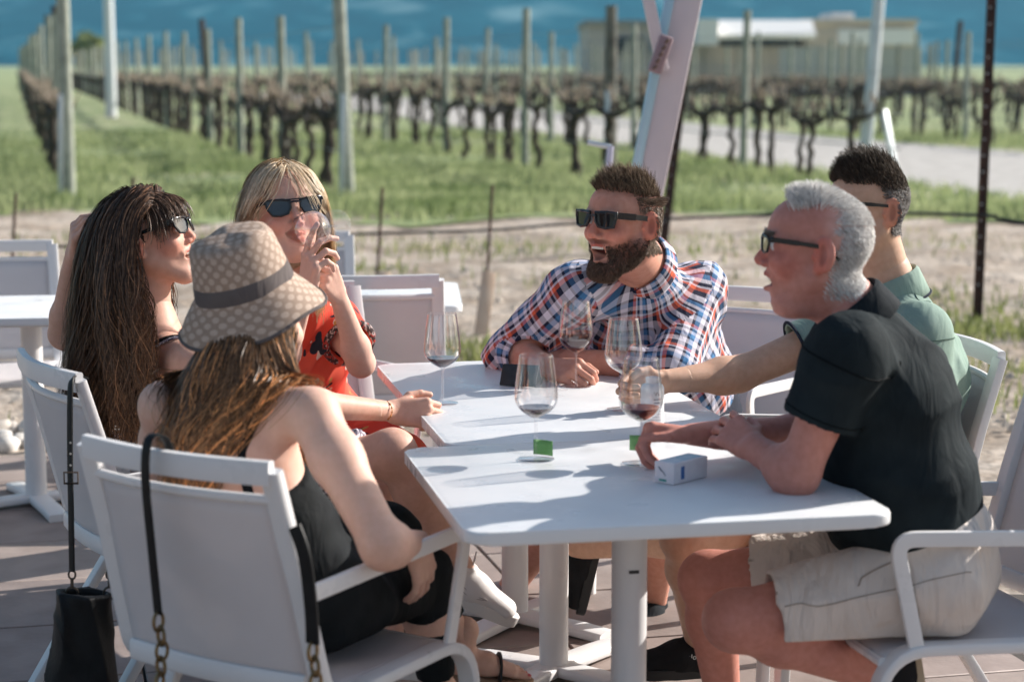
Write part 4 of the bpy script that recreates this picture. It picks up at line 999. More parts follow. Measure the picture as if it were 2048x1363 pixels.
def long_hair(p, name, sdf, P, D0, steps, step, grav, m, width=.0022, margin=.006, wave=(0, 0), target=None, cv=(.55, 1.5), tip=None, drag=.7, clump=60, extra=None, tint=None, hc=0):
    """strands grown from roots P, sliding over the body"""
    n = len(P); q = P.copy(); d = D0/(np.linalg.norm(D0, axis=1, keepdims=True)+1e-9); path = [q.copy()]; ph = rng.integers(0, clump, n)*1.7; fq = rng.uniform(.8, 1.2, n); amp = rng.uniform(.4, 1.3, n)
    lens = rng.uniform(.78, 1.06, n)
    off = margin+rng.random(n)*.022
    for k in range(steps):
        g = np.tile(A_(grav), (n, 1))
        if target is not None: g = g+target(q, k/steps)
        d = d*drag+g*(1-drag); d /= np.linalg.norm(d, axis=1, keepdims=True)+1e-9
        q = q+d*(step*lens)[:, None]
        sd = sdf.at(q); inside = sd < off
        if inside.any():
            G = grad(sdf, q[inside]); push = (off[inside]-sd[inside])[:, None]*G; q[inside] += np.clip(push, -.03, .03); dd = d[inside]; dd = dd-G*np.minimum((dd*G).sum(1), 0)[:, None]; d[inside] = dd
        path.append(q.copy())
    path = np.stack(path, 1)
    if wave[0]:
        t = np.linspace(0, 1, steps+1)[None, :]; a = wave[0]*np.clip(t*1.8-.25, 0, 1)*amp[:, None]; w1 = np.sin(t*wave[1]*fq[:, None]+ph[:, None]); w2 = np.cos(t*wave[1]*fq[:, None]*.9+ph[:, None]*1.3)
        path[:, :, 0] += a*w1; path[:, :, 1] += a*w2*.7
    ow = path-hc; ow[:, :, 2] *= .35; ow /= np.linalg.norm(ow, axis=2, keepdims=True)+1e-9; Vh, Fh = strips(path, width*rng.uniform(.5, 1.4, n), outward=ow); C = colvar(n, (steps+1)*2, *cv, tint=tint)
    if tip is not None:
        t = np.tile(np.repeat(np.clip(np.linspace(-.5, 1.1, steps+1), 0, 1), 2), n)[:, None]; C = C*(1-t+t*A_(tip))
    if extra is not None: Vh2, Fh2, C2 = extra; V_, F_ = joinm([(Vh, Fh), (Vh2, Fh2)]); return hair_obj(name, V_, F_, np.concatenate([C, C2]), m, p.root)
    return hair_obj(name, Vh, Fh, C, m, p.root)
def shoe(p, ankle, toe, up, um, sm, name='shoe', L=.27, s=1., sole_h=.026, stripe=None):
    a = A_(ankle); t = A_(toe); up = unit(up); fw = t-a; fw = unit(fw-up*(fw@up)); heel = a-fw*.065*s-up*.085*s; f = Frame(heel, fw, up, s)
    q = Sdf(); E = lambda c, r: ell(f.p(c), A_(r)*s, f.M)
    sx = f.M[:, 0]
    q.add(econe(f.p(0, .035, .045), f.p(0, .12, .052), (.034*s, .045*s), (.040*s, .040*s), sx), .02); q.add(econe(f.p(0, .12, .05), f.p(0, .225, .036), (.042*s, .038*s), (.040*s, .026*s), sx), .03)
    q.add(cone(f.p(0, .055, .05), f.p(0, .06, .105), .036*s, .038*s, flat_b=True), .03); q.sub(cone(f.p(0, .06, .095), f.p(0, .06, .14), .030*s, .033*s), .004); q.clip(f.p(0, 0, .014), -f.M[:, 2])
    so = p.cloth(name, q, .004, um)
    o = []
    for i in range(28):
        a_ = 2*math.pi*i/28; yy = .132*math.cos(a_); xx = (.043 if yy > 0 else .036)*math.copysign(abs(math.sin(a_))**.75, math.sin(a_))*(1-.08*(yy < -.05)); o.append((xx, yy+.135))
    b = MB(); b.prism(o, 0, sole_h, .004); me = b.mesh('sole', True, 50); me.transform(f.mat4()); sub_link('sole', me, sm, so)
    if stripe is not None:
        b = MB()
        for k in range(5): b.tube([f.p(-.020, .105+.022*k, .088-.009*k), f.p(0, .110+.022*k, .0935-.0095*k), f.p(.020, .105+.022*k, .088-.009*k)], .0028*s, 6)
        b.tube([f.p(0, .09, .10), f.p(.014, .085, .125), f.p(.004, .08, .145), f.p(-.012, .086, .125), f.p(0, .09, .10)], .0022*s, 6); me = b.mesh('laces'); sub_link('laces', me, stripe, so)
    return so, f
def plaid_mat():
    m = bpy.data.materials.new('plaid_cotton'); m.use_nodes = True; t = m.node_tree; b = t.nodes['Principled BSDF']; b.inputs['Roughness'].default_value = .85; b.inputs['Specular IOR Level'].default_value = .2
    uv = nd(t, 'ShaderNodeUVMap', uv_map='cloth'); sp = nd(t, 'ShaderNodeSeparateXYZ'); t.links.new(uv.outputs[0], sp.inputs[0])
    W, N, O, B, G = (.74, .70, .78), (.022, .024, .05), (.72, .13, .06), (.07, .21, .42), (.40, .36, .46)
    def stripes(src, off, per):
        a = nd(t, 'ShaderNodeMath', operation='MULTIPLY_ADD'); a.inputs[1].default_value = 1/per; a.inputs[2].default_value = off; t.links.new(src, a.inputs[0]); fr = nd(t, 'ShaderNodeMath', operation='FRACT'); t.links.new(a.outputs[0], fr.inputs[0])
        r = nd(t, 'ShaderNodeValToRGB'); r.color_ramp.interpolation = 'CONSTANT'; e = r.color_ramp.elements; seq = [(0, W), (.20, N), (.38, O), (.50, W), (.56, N), (.66, W), (.78, B), (.92, N)]
        while len(e) < len(seq): e.new(.5)
        for q, (p_, c) in zip(e, seq): q.position = p_; q.color = (*c, 1)
        t.links.new(fr.outputs[0], r.inputs[0]); return r.outputs[0]
    u = stripes(sp.outputs[0], .1, .105); v = stripes(sp.outputs[1], .3, .105)
    mx = nd(t, 'ShaderNodeMix', data_type='RGBA', blend_type='MIX'); mx.inputs[0].default_value = .42; t.links.new(u, mx.inputs[6]); t.links.new(v, mx.inputs[7]); t.links.new(mx.outputs[2], b.inputs['Base Color'])
    n = nd(t, 'ShaderNodeTexNoise'); n.inputs['Scale'].default_value = 500; bp = nd(t, 'ShaderNodeBump'); bp.inputs['Strength'].default_value = .15; bp.inputs['Distance'].default_value = .0006; t.links.new(n.outputs[0], bp.inputs['Height']); t.links.new(bp.outputs[0], b.inputs['Normal']); crease(m); return m
def fabric(name, c, c2=None, rough=.85, bs=600):
    if name in MATS: return MATS[name]
    m = mat(name, c, rough, c2 or tuple(min(1, x*1.12) for x in c), 14, .3, bs, spec=.12, dist=.0009); crease(m); return m
def crease(m, sc=11, dist=.016, st=.55):
    t = m.node_tree; b = t.nodes['Principled BSDF']; tc = nd(t, 'ShaderNodeTexCoord'); mp = nd(t, 'ShaderNodeMapping'); mp.inputs['Rotation'].default_value = (.5, .3, .8); mp.inputs['Scale'].default_value = (1.4, .8, .45); t.links.new(tc.outputs['Object'], mp.inputs[0])
    n = nd(t, 'ShaderNodeTexNoise'); n.inputs['Scale'].default_value = sc; n.inputs['Detail'].default_value = 3; n.inputs['Distortion'].default_value = 1.3; t.links.new(mp.outputs[0], n.inputs[0])
    bp = nd(t, 'ShaderNodeBump'); bp.inputs['Strength'].default_value = st; bp.inputs['Distance'].default_value = dist; t.links.new(n.outputs[0], bp.inputs['Height'])
    if b.inputs['Normal'].links: t.links.new(b.inputs['Normal'].links[0].from_socket, bp.inputs['Normal'])
    t.links.new(bp.outputs[0], b.inputs['Normal'])
def hips(J_, w=.095):
    r = np.cross(J_['fwd'], (0, 0, 1)); r = unit(r); J_['Rh'] = J_['P']+r*w; J_['Lh'] = J_['P']-r*w
MALE = dict(hw=.165, hd=.115, ww=.158, wd=.122, cw=.175, cd=.120, sr=.060, ua=.052, el=.043, fa=.045, wr=.029, th=.082, kn=.058, ca=.057, an=.037)
FEM = dict(hw=.165, hd=.115, ww=.130, wd=.098, cw=.145, cd=.105, sr=.046, ua=.044, el=.036, fa=.037, wr=.024, th=.078, kn=.052, ca=.050, an=.033)
BLK = mat('black_frame', (.012, .013, .015), .25, spec=.6)
LENS = mat('dark_lens', (.012, .016, .022), .04, spec=.8, coat=.6)
def seam(p, name, sdf, pts, m, r=.0014, closed=False):
    q = np.array(pts, float)
    for _ in range(5): q = q-grad(sdf, q)*np.clip(sdf.at(q)-.0006, -.03, .03)[:, None]
    b = MB(); b.tube([tuple(x) for x in q], r, 6, cap=not closed); p.put(name, b, m)
def ring(a, b, t, r, n=40):
    c = lerp(a, b, t); w = unit(A_(b)-A_(a)); x = unit(np.cross(w, (0, 0, 1))); y = np.cross(w, x); return [c+(x*math.cos(k)+y*math.sin(k))*r for k in np.linspace(0, 2*math.pi, n+1)]
def sleeve(s, sh, el, frac, r0, r1, k=.04, hollow=.006):
    e = lerp(sh, el, frac); s.add(cone(sh, e, r0, r1, flat_b=True), k); return e
def hollow(s, sh, el, frac, r): a = lerp(sh, el, max(frac-.10, 0)); b = lerp(sh, el, frac+.10); s.sub(cone(a, b, r*.97, r*1.03), .003)
def collar(p, name, J_, f, m, r=.066, h=.034, opening=None, tilt=.25, gap=.9, parent=None, tip=None):
    """standing fold-over collar round the neck; opening = direction of the front gap"""
    ax = unit(J_['H']-J_['N']); o = lerp(J_['N'], J_['H'], .04); h = h+.010; fwd = A_(opening if opening is not None else J_['fwd']); fwd = unit(fwd-ax*(fwd@ax)); sd = np.cross(ax, fwd); b = MB()
    def pt(i, j):
        a = math.pi+(i-.5)*(2*math.pi-gap); c, s_ = math.cos(a), math.sin(a); fr = abs(i-.5)*2
        prof = [(0, -.035), (.0, h), (.005, h+.004), (.011, h-.004), (.024, -.018-.012*fr**3)]; k = j*(len(prof)-1); k0 = min(int(k), len(prof)-2); t = k-k0; dr = prof[k0][0]*(1-t)+prof[k0+1][0]*t; dz = prof[k0][1]*(1-t)+prof[k0+1][1]*t
        dz -= .030*fr**4; rr = r+dr+.008*fr**2; return tuple(o+fwd*rr*c*(1.06)+sd*rr*s_+ax*dz)
    b.sheet(pt, 36, 8); me = b.mesh(name, True, 80); ob = link(name, me, m, p.root, True); q = ob.modifiers.new('t', 'SOLIDIFY'); q.thickness = .0025
    if tip is not None: t_ = MB(); t_.tube([pt(i/40, 1.0) for i in range(41)], .0035, 6); link(name+'_tipping', t_.mesh(name), tip, p.root, True)
    return ob

# ------------------------------------------------------------------ 1. white-haired man, right foreground
def old_man():
    J_ = dict(fwd=A_((-.995, .10, 0)), P=A_((.895, 4.17, .545)), C=J(1768, 775, 4.20), N=J(1712, 640, 4.20), Ls=J(1694, 708, 4.00), Rs=J(1690, 690, 4.38), Le=J(1594, 948, 4.03), Lw=J(1505, 893, 4.13), Re=J(1650, 872, 4.46), Rw=J(1384, 868, 4.305),
              Lk=J(1468, 1240, 4.04), La=J(1765, 1352, 4.16), Rk=J(1415, 1158, 4.38), Ra=J(1450, 1420, 4.5)); hips(J_)
    f = Frame(J(1628, 503, 4.19), (-1, .10, .06), s=1.07); J_['H'] = f.p(0, -.02, -.03)
    p = Person((.9, 4.17), 'white-haired man in black polo, khaki shorts and glasses leaning on the near table'); d = dict(MALE); d.update(belly=(.145, .05))
    hs = head_sdf(f, 'm', open_=.5, smile=1.1, jaw=.98, nose=1.2, neck=J_['N'], jowl=.5, chin=.018)
    V, F = p.chunk(hs, .0032, paint_fn(f, FLUSH_EAR_SHADE+LIPS+[((0, .085, -.063), (.017, .030, .009), (.16, .05, .05), .3), ((0, -.075, .02), (.085, .048, .095), (1.3, 1.9, 2.1), .7), ((0, -.01, .125), (.045, .055, .03), (1.3, 1.9, 2.1), .6)]))
    b = base_body(J_, d, neckr=.064); p.chunk(b, .009)
    p.chunk(hand_sdf(J_['Rw'], (-.97, -.02, .14), (.12, .30, .94), 'r', (72, 48, 25), thumb=((.55, .75, -.25), (.0, .98, -.15), (-.4, .9, -.2)), **farm(J_, d, 'R', .82), s=1.06), .0028)
    p.chunk(hand_sdf(J_['Lw'], J(1437, 842, 4.25)-J_['Lw'], (-.25, -.75, .55), 'l', (16, 24, 14), spread=.10, thumb=((.6, .7, -.3), (.2, .95, -.2), (.1, .95, -.2)), **farm(J_, d, 'L', .75), s=1.06), .0028)
    p.finish(skin('skin_ruddy', (.54, .225, .170), (.60, .265, .21)))
    s = Sdf(); torso(s, J_, d, .016); 
    for q, fr in (('L', .55), ('R', .58)): sleeve(s, J_[q+'s'], J_[q+'e'], fr, .074, .079)
    s.disp = folds(.008, 40, [(1, 0, -1), (0, 1, .4), (1, 0, .5), (.4, 1, 0)], 4)
    for q, fr in (('L', .55), ('R', .58)): hollow(s, J_[q+'s'], J_[q+'e'], fr, .066)
    s.sub(cone(lerp(J_['N'], J_['H'], .1), f.p(0, .0, -.05), .058, .07), .004); s.clip(J_['P']+A_((0, 0, -.045)), (.16, 0, -1))
    p.cloth('polo_shirt', s, .0065, fabric('black_pique', (.012, .017, .020), (.018, .025, .028)))
    sm_ = fabric('black_thread', (.004, .005, .006)); seam(p, 'sleeve_hem', s, ring(J_['Ls'], J_['Le'], .49, .085), sm_)
    seam(p, 'armhole_seam', s, ring(J_['Ls'], J_['Le'], .06, .10)[4:34], sm_, .002)
    collar(p, 'collar', J_, f, fabric('black_rib', (.016, .020, .024)), r=.070, h=.036)
    khaki = fabric('khaki_twill', (.66, .58, .52), (.71, .63, .57)); crease(khaki, 7, .045, .7)
    s = Sdf(); s.add(econe(J_['P']-J_['fwd']*.01, J_['P']+A_((0, 0, .06)), (.19, .135), (.18, .14), J_['Rh']-J_['Lh']), .05); 
    for q, fr in (('L', .80), ('R', .78)): e = lerp(J_[q+'h'], J_[q+'k'], fr); s.add(cone(J_[q+'h'], e, .108, .090, flat_b=True), .05)
    s.disp = folds(.009, 40, [(1, 0, .6), (.6, .5, -1), (1, 1, 0)], 9)
    for q, fr in (('L', .80), ('R', .78)): hollow(s, J_[q+'h'], J_[q+'k'], fr, .078)
    s.clip((0, 0, .438), (0, 0, -1))
    p.cloth('shorts', s, .007, khaki); st_ = fabric('khaki_thread', (.34, .28, .235))
    seam(p, 'side_seam', s, [lerp(J_['Lh'], J_['Lk'], t)+A_((0, -.12, .035)) for t in np.linspace(-.15, .78, 24)], st_)
    seam(p, 'pocket_seam', s, [J_['Lh']+A_((-.10-.08*t, -.13, .10-.06*t*t)) for t in np.linspace(0, 1, 12)], st_, .002)
    shoe(p, J_['La'], J_['La']+A_((.02, 0, -.2)), (-.98, 0, -.15), fabric('black_shoe', (.016, .016, .018)), mat('tan_sole', (.45, .37, .26), .7), L=.27); shoe(p, J_['Ra'], J_['Ra']+A_((-.2, .0, -.03)), (0, 0, 1), fabric('black_shoe', (.016, .016, .018)), mat('tan_sole', (.45, .37, .26), .7))
    teeth(p, f, -.0560, .007, .018, .0835); eyes(p, f)
    ol = [(-.020, .012), (-.006, .0145), (.016, .0145), (.026, .012), (.0275, .002), (.022, -.013), (.008, -.0165), (-.012, -.0155), (-.020, -.006)]
    clear = GLM
    spectacles(p, f, 'glasses', ol, .032, .103, .012, .005, BLK, clear, curve=6., temple_h=.010)
    short_hair(p, 'eyebrows', f, hs, V, lambda L: ((np.abs(np.abs(L[:, 0])-.031) < .020) & (np.abs(L[:, 2]-.031) < .005) & (L[:, 1] > .05)).astype(float), 420, lambda L: .010+0*L[:, 0], lambda L: np.stack([np.sign(L[:, 0]), .2+0*L[:, 0], .2+0*L[:, 0]], 1), hair_mat('brow_hair', (.30, .25, .21), (.45, .40, .35)), .0006, .25, .2)
    hm = hair_mat('white_hair', (.80, .78, .755), (.92, .90, .87), .4)
    prob = lambda L: np.maximum(np.clip((L[:, 2]-.078)/.012, 0, 1)*np.clip((.058-L[:, 1])/.015, 0, 1)*np.clip((.062-np.abs(L[:, 0]))/.022, 0, 1), np.clip((-.020-.2*np.clip(L[:, 2]-.02, 0, .05)-L[:, 1])/.030, 0, 1)*np.clip((L[:, 2]+.088)/.02, 0, 1))*~((np.abs(L[:, 0]) > .068) & (L[:, 1] > -.046) & (L[:, 2] > -.050) & (L[:, 2] < .042))
    short_hair(p, 'hair', f, hs, V, prob, 22000, lambda L: .0095+.018*np.clip((L[:, 2]-.05)/.06, 0, 1)*np.clip((L[:, 1]+.06)/.1, 0, 1), lambda L: np.stack([L[:, 0]*2, -.9+1.35*np.clip((L[:, 1]+.045)/.07, 0, 1)*(L[:, 2] > .06), -1*(L[:, 2] < .06)+.75*np.clip((L[:, 1]+.045)/.07, 0, 1)*(L[:, 2] > .06)], 1), hm, .00055, .12, .07, (.85, 1.15), tint=lambda v: np.where((rng.random(len(v)) < .12)[:, None], v[:, None]*A_((.45, .42, .40)), v[:, None]*np.ones((1, 3))))
    return p
# ------------------------------------------------------------------ 2. dark-haired man in sage polo
def green_man():
    J_ = dict(fwd=A_((-.98, -.12, 0)), P=A_((.98, 5.15, .545)), C=J(1815, 735, 5.06), N=J(1782, 592, 5.04), Ls=J(1838, 668, 4.87), Rs=J(1735, 640, 5.22), Le=J(1850, 900, 4.84), Lw=J(1690, 960, 4.86), Re=J(1478, 748, 5.16), Rw=J(1330, 762, 5.03),
              Lk=J(1372, 1070, 4.74), La=J(1400, 1285, 4.95), Rk=J(1420, 1060, 5.22), Ra=J(1140, 1092, 5.45)); hips(J_)
    f = Frame(J(1734, 422, 5.02), (-.90, -.42, .02), s=1.02); J_['H'] = f.p(0, -.02, -.03)
    p = Person((.98, 5.15), 'dark-haired man in a pale sage polo reaching his arm out to a wine glass'); d = dict(MALE); d.update(belly=(.135, .04))
    hs = head_sdf(f, 'm', neck=J_['N']); V, F = p.chunk(hs, .0034, paint_fn(f, FLUSH_EAR_SHADE+LIPS)); b = base_body(J_, d, neckr=.064); p.chunk(b, .009)
    p.chunk(hand_sdf(J_['Rw'], (-.97, -.10, -.10), (.10, .95, .35), 'r', (55, 75, 40), thumb=((.8, .55, -.35), (.25, .85, -.5), (-.2, .8, -.6)), **farm(J_, d, 'R', .78), s=1.06), .003)
    p.chunk(hand_sdf(J_['Lw'], J_['Lw']-J_['Le'], (0, 0, 1), 'l', **farm(J_, d, 'L', .8)), .004)
    p.finish(skin('skin_tan', (.58, .345, .235), (.63, .385, .27)))
    s = Sdf(); torso(s, J_, d, .018)
    for q, fr in (('L', .60), ('R', .56)): sleeve(s, J_[q+'s'], J_[q+'e'], fr, .074, .076)
    s.disp = folds(.008, 38, [(1, 0, -1), (0, 1, .4), (.3, 1, 1)], 6)
    for q, fr in (('L', .60), ('R', .56)): hollow(s, J_[q+'s'], J_[q+'e'], fr, .065)
    s.sub(cone(J_['N'], f.p(0, .0, -.05), .062, .07), .004); s.clip(J_['P']+A_((0, 0, -.03)), (.05, 0, -1))
    sg = fabric('sage_thread', (.10, .15, .125))
    for q in 'LR': seam(p, 'armhole_seam', s, ring(J_[q+'s'], J_[q+'e'], .05, .10), sg, .0018)
    seam(p, 'yoke_seam', s, [lerp(J_['Ls'], J_['N'], .1+.8*t)+A_((.03, 0, .06)) for t in np.linspace(0, 1, 14)], sg, .0016)
    p.cloth('polo_shirt', s, .0065, fabric('sage_pique', (.235, .325, .275), (.27, .36, .31)))
    collar(p, 'collar', J_, f, fabric('sage_rib', (.25, .335, .285)), r=.070, h=.040, tip=fabric('navy_tipping', (.02, .025, .04)))
    e = lerp(J_['Rs'], J_['Re'], .545); w = unit(J_['Re']-J_['Rs']); x = unit(np.cross(w, (0, 0, 1))); y = np.cross(w, x); q = MB(); q.tube([e+(x*math.cos(a)+y*math.sin(a))*.0775 for a in np.linspace(0, 2*math.pi, 29)], .0045, 6); p.put('cuff_tipping', q, fabric('navy_tipping', (.02, .025, .04)))
    s = Sdf(); s.add(econe(J_['P'], J_['P']+A_((0, 0, .06)), (.19, .135), (.175, .135), J_['Rh']-J_['Lh']), .05)
    for q in 'LR': s.add(cone(J_[q+'h'], lerp(J_[q+'h'], J_[q+'k'], .78), .105, .094, flat_b=True), .05)
    s.disp = folds(.006, 30, [(1, 0, .6), (.6, .5, -1)], 12)
    for q in 'LR': hollow(s, J_[q+'h'], J_[q+'k'], .78, .084)
    p.cloth('shorts', s, .009, fabric('pale_khaki', (.50, .46, .38)))
    bs = fabric('black_trail_shoe', (.014, .014, .015)); so, fs = shoe(p, J_['La'], J_['La']+A_((-.25, -.06, -.02)), (0.05, 0, 1), bs, mat('black_sole', (.02, .02, .02), .7), stripe=mat('grey_lace', (.20, .20, .20), .7))
    me = text_mesh('salomon', .020); me.transform(Matrix.Translation((0, 0, .0))@Matrix.Rotation(R(90), 4, 'X'))
    M = Matrix(((1, 0, 0, 0), (0, 1, 0, 0), (0, 0, 1, 0), (0, 0, 0, 1)))
    bfr = np.stack([-fs.M[:, 1], fs.M[:, 0], fs.M[:, 2]], 1); o4 = Matrix.Identity(4); pos = fs.p(-.0445, .085, .056)
    for i in range(3):
        for j in range(3): o4[i][j] = (-fs.M[i, 1], fs.M[i, 0], fs.M[i, 2])[j]
        o4[i][3] = pos[i]
    me.transform(o4); sub_link('lettering', me, mat('shoe_print', (.75, .75, .72), .6), so)
    shoe(p, J_['Ra'], J_['Ra']+A_((-.02, .06, -.25)), (-.95, 0, .2), bs, mat('black_sole', (.02, .02, .02), .7))
    eyes(p, f); ol = [(-.022, .012), (.018, .0145), (.027, .011), (.024, -.012), (.005, -.017), (-.016, -.013)]
    spectacles(p, f, 'sunglasses', ol, .032, .103, .012, .005, BLK, LENS, curve=6., temple_h=.009)
    hm = hair_mat('dark_greying_hair', (.05, .038, .03), (.085, .065, .05), .35)
    prob = lambda L: ((L[:, 2] > .068-.25*np.clip(.03-L[:, 1], 0, .2)) | ((L[:, 1] < .0-.25*np.clip(.02-L[:, 2], -.3, .2)) & (L[:, 2] > -.055))).astype(float)*(L[:, 1] < .083)*((np.abs(L[:, 0]) < .068) | (L[:, 1] < -.022) | (L[:, 2] > .035))
    # greying sides: strands near the ears and nape are lighter
    P_len = lambda L: .010+.040*np.clip((L[:, 2]-.06)/.05, 0, 1)
    short_hair(p, 'hair', f, hs, V, lambda L: prob(L)*(L[:, 2] > .05), 10000, P_len, lambda L: np.stack([L[:, 0]*1, .35+0*L[:, 0], .35+0*L[:, 0]], 1), hm, .0007, .24, .12, (.5, 1.9))
    gm_ = hair_mat('grey_side_hair', (.22, .20, .185), (.30, .28, .26), .4); short_hair(p, 'side_hair', f, hs, V, lambda L: prob(L)*(L[:, 2] <= .062), 9000, lambda L: .0065+0*L[:, 0], lambda L: np.stack([L[:, 0], -.8+0*L[:, 0], -1+0*L[:, 0]], 1), gm_, .0006, .22, .14, (.3, 1.6))
    return p
# ------------------------------------------------------------------ 3. bearded man in plaid
def plaid_man():
    J_ = dict(fwd=A_((-.42, -.90, 0)), P=A_((.50, 6.04, .55)), C=J(1292, 690, 5.86), N=J(1284, 532, 5.67), Rs=J(1158, 583, 5.62), Ls=J(1392, 590, 5.84), Re=J(1028, 703, 5.74), Rw=J(1100, 735, 5.49), Le=J(1342, 742, 5.55), Lw=J(1132, 716, 5.62),
              Lk=J(1330, 985, 5.58), La=J(1308, 1205, 5.80), Rk=J(1150, 985, 5.7), Ra=J(1010, 1190, 6.1)); hips(J_)
    f = Frame(J(1246, 449, 5.47), (-.76, -.65, .06), s=1.10); J_['H'] = f.p(0, -.02, -.03)
    p = Person((.5, 6.12), 'bearded laughing man in a blue and orange plaid shirt and dark sunglasses'); d = dict(MALE); d.update(belly=(.18, .07), cw=.195, cd=.135, ww=.185, wd=.145, hw=.18, sr=.064, ua=.058, fa=.047, el=.045)
    hs = head_sdf(f, 'm', open_=1.05, smile=1.1, jaw=1.12, nose=1.25, neck=J_['N'])
    beardc = (.38, .32, .30)
    spots = FLUSH_EAR_SHADE+LIPS+[((0, .080, -.066), (.020, .030, .010), (.10, .03, .03), .3), ((.052, .015, -.070), (.018, .040, .028), beardc, 1.), ((-.052, .015, -.070), (.018, .040, .028), beardc, 1.), ((0, .06, -.115), (.032, .032, .022), beardc, .7), ((0, .045, -.125), (.045, .04, .02), beardc, .7), ((0, .083, -.042), (.030, .016, .005), beardc, .8)]
    V, F = p.chunk(hs, .0032, paint_fn(f, spots)); b = base_body(J_, d, neckr=.068); p.chunk(b, .009)
    p.chunk(hand_sdf(J_['Rw'], J(1146, 741, 5.41)-J_['Rw'], (-.45, -.45, .77), 'r', (48, 62, 35), thumb=((.65, .65, -.4), (.25, .85, -.5), (-.1, .85, -.5)), **farm(J_, d, 'R', .78), s=1.12), .003)
    p.chunk(hand_sdf(J_['Lw'], J(1062, 703, 5.68)-J_['Lw'], (0, -.3, .95), 'l', (25, 30, 20), **farm(J_, d, 'L', .78), s=1.08), .0035)
    p.finish(skin('skin_warm', (.59, .275, .195), (.645, .325, .24)))
    pm_ = plaid_mat(); s = Sdf(); torso(s, J_, d, .020)
    for q in 'LR':
        s.add(cone(J_[q+'s'], J_[q+'e'], .084, .074), .04); ll = .36 if q == 'R' else .42; s.add(cone(J_[q+'e'], lerp(J_[q+'e'], J_[q+'w'], ll), .072, .062, flat_b=True), .03)
        s.add(cone(lerp(J_[q+'e'], J_[q+'w'], ll-.2), lerp(J_[q+'e'], J_[q+'w'], ll), .067, .066, flat_a=True, flat_b=True), .002)
    s.disp = folds(.011, 40, [(1, 0, -1), (.3, 1, .4), (.2, .2, 1), (1, .2, .4)], 21)
    for q in 'LR': ll = .36 if q == 'R' else .42; hollow(s, J_[q+'e'], J_[q+'w'], ll, .055)
    s.sub(cone(J_['N'], f.p(0, .02, -.06), .066, .08), .004); s.clip(J_['P']+A_((0, 0, -.07)), (0, 0, -1)); s.clip((0, 0, .745), (0, 0, -1)) if False else None
    st = unit(J_['Rs']-J_['Ls']); mid = lerp(J_['P'], J_['C'], .4)
    bones = [(J_['P'], J_['C'], J_['fwd'], .19), (J_['C'], J_['N'], J_['fwd'], .17)]
    for q in 'LR': bones += [(J_[q+'s'], J_[q+'e'], (0, -1, .3), .078), (J_[q+'e'], J_[q+'w'], (0, -.5, 1), .068)]
    p.cloth('plaid_shirt', s, .006, pm_, bones)
    co = collar(p, 'collar', J_, f, pm_, r=.074, h=.038, opening=(-.6, -.8, 0), gap=1.2); bone_uv(co.data, [(J_['N'], J_['H'], J_['fwd'], .085)])
    for k in range(4):
        c = lerp(lerp(J_['C'], J_['N'], .78), J_['P'], .16*k)+J_['fwd']*(.085+.075*min(1, k*.55+.3)); q = MB(); q.lathe([(0, 0), (.006, 0), (.006, .003), (0, .003)], n=12, M=Matrix(Frame(c, np.cross(J_['fwd'], (0, 0, 1)), J_['fwd']).mat4())); p.put('button', q, mat('dark_button', (.03, .025, .03), .4))
    s = Sdf(); s.add(econe(J_['P'], J_['P']+A_((0, 0, .05)), (.20, .14), (.19, .145), J_['Rh']-J_['Lh']), .05)
    for q in 'LR': s.add(cone(J_[q+'h'], lerp(J_[q+'h'], J_[q+'k'], .9), .11, .095, flat_b=True), .05)
    p.cloth('shorts', s, .012, fabric('navy_shorts', (.03, .035, .05)))
    bs = fabric('black_sneaker', (.015, .017, .02)); ws_ = mat('white_sole', (.72, .70, .66), .6)
    shoe(p, J_['La'], J_['La']+A_((-.06, -.25, -.02)), (0, 0, 1), bs, ws_, stripe=mat('grey_lace', (.20, .20, .20), .7)); shoe(p, J_['Ra'], J_['Ra']+A_((-.1, -.25, -.02)), (0, 0, 1), bs, ws_)
    teeth(p, f, -.0565, .0095, .020, .0855); eyes(p, f)
    ol = [(-.024, .016), (.012, .018), (.035, .017), (.036, .004), (.031, -.018), (.010, -.021), (-.012, -.018), (-.022, -.006)]
    spectacles(p, f, 'sunglasses', ol, .034, .106, .014, .007, BLK, mat('mirror_lens', (.05, .05, .055), .03, metal=.75), curve=5., temple_h=.016, tz=.011, depth=.006)
    hm = hair_mat('brown_hair', (.12, .085, .06), (.22, .165, .12), .36)
    prob = lambda L: ((L[:, 2] > .082-.16*np.clip(.045-L[:, 1], 0, .3)) | ((L[:, 1] < .012-.30*np.clip(.03-L[:, 2], -.3, .2)) & (L[:, 2] > -.07))).astype(float)*(L[:, 1] < .075)*((np.abs(L[:, 0]) < .068) | (L[:, 1] < -.024) | (L[:, 2] > .035))
    short_hair(p, 'hair', f, hs, V, prob, 13000, lambda L: .009+.038*np.clip((L[:, 2]-.05)/.05, 0, 1), lambda L: np.stack([L[:, 0]*1-.25*(L[:, 2] > .06), -.15+.75*(L[:, 2] > .07), .45*(L[:, 2] > .07)-.9*(L[:, 2] < .05)], 1), hm, .0007, .26, .13, (.45, 1.8))
    bm_ = hair_mat('beard_hair', (.085, .052, .036), (.17, .11, .078), .42)
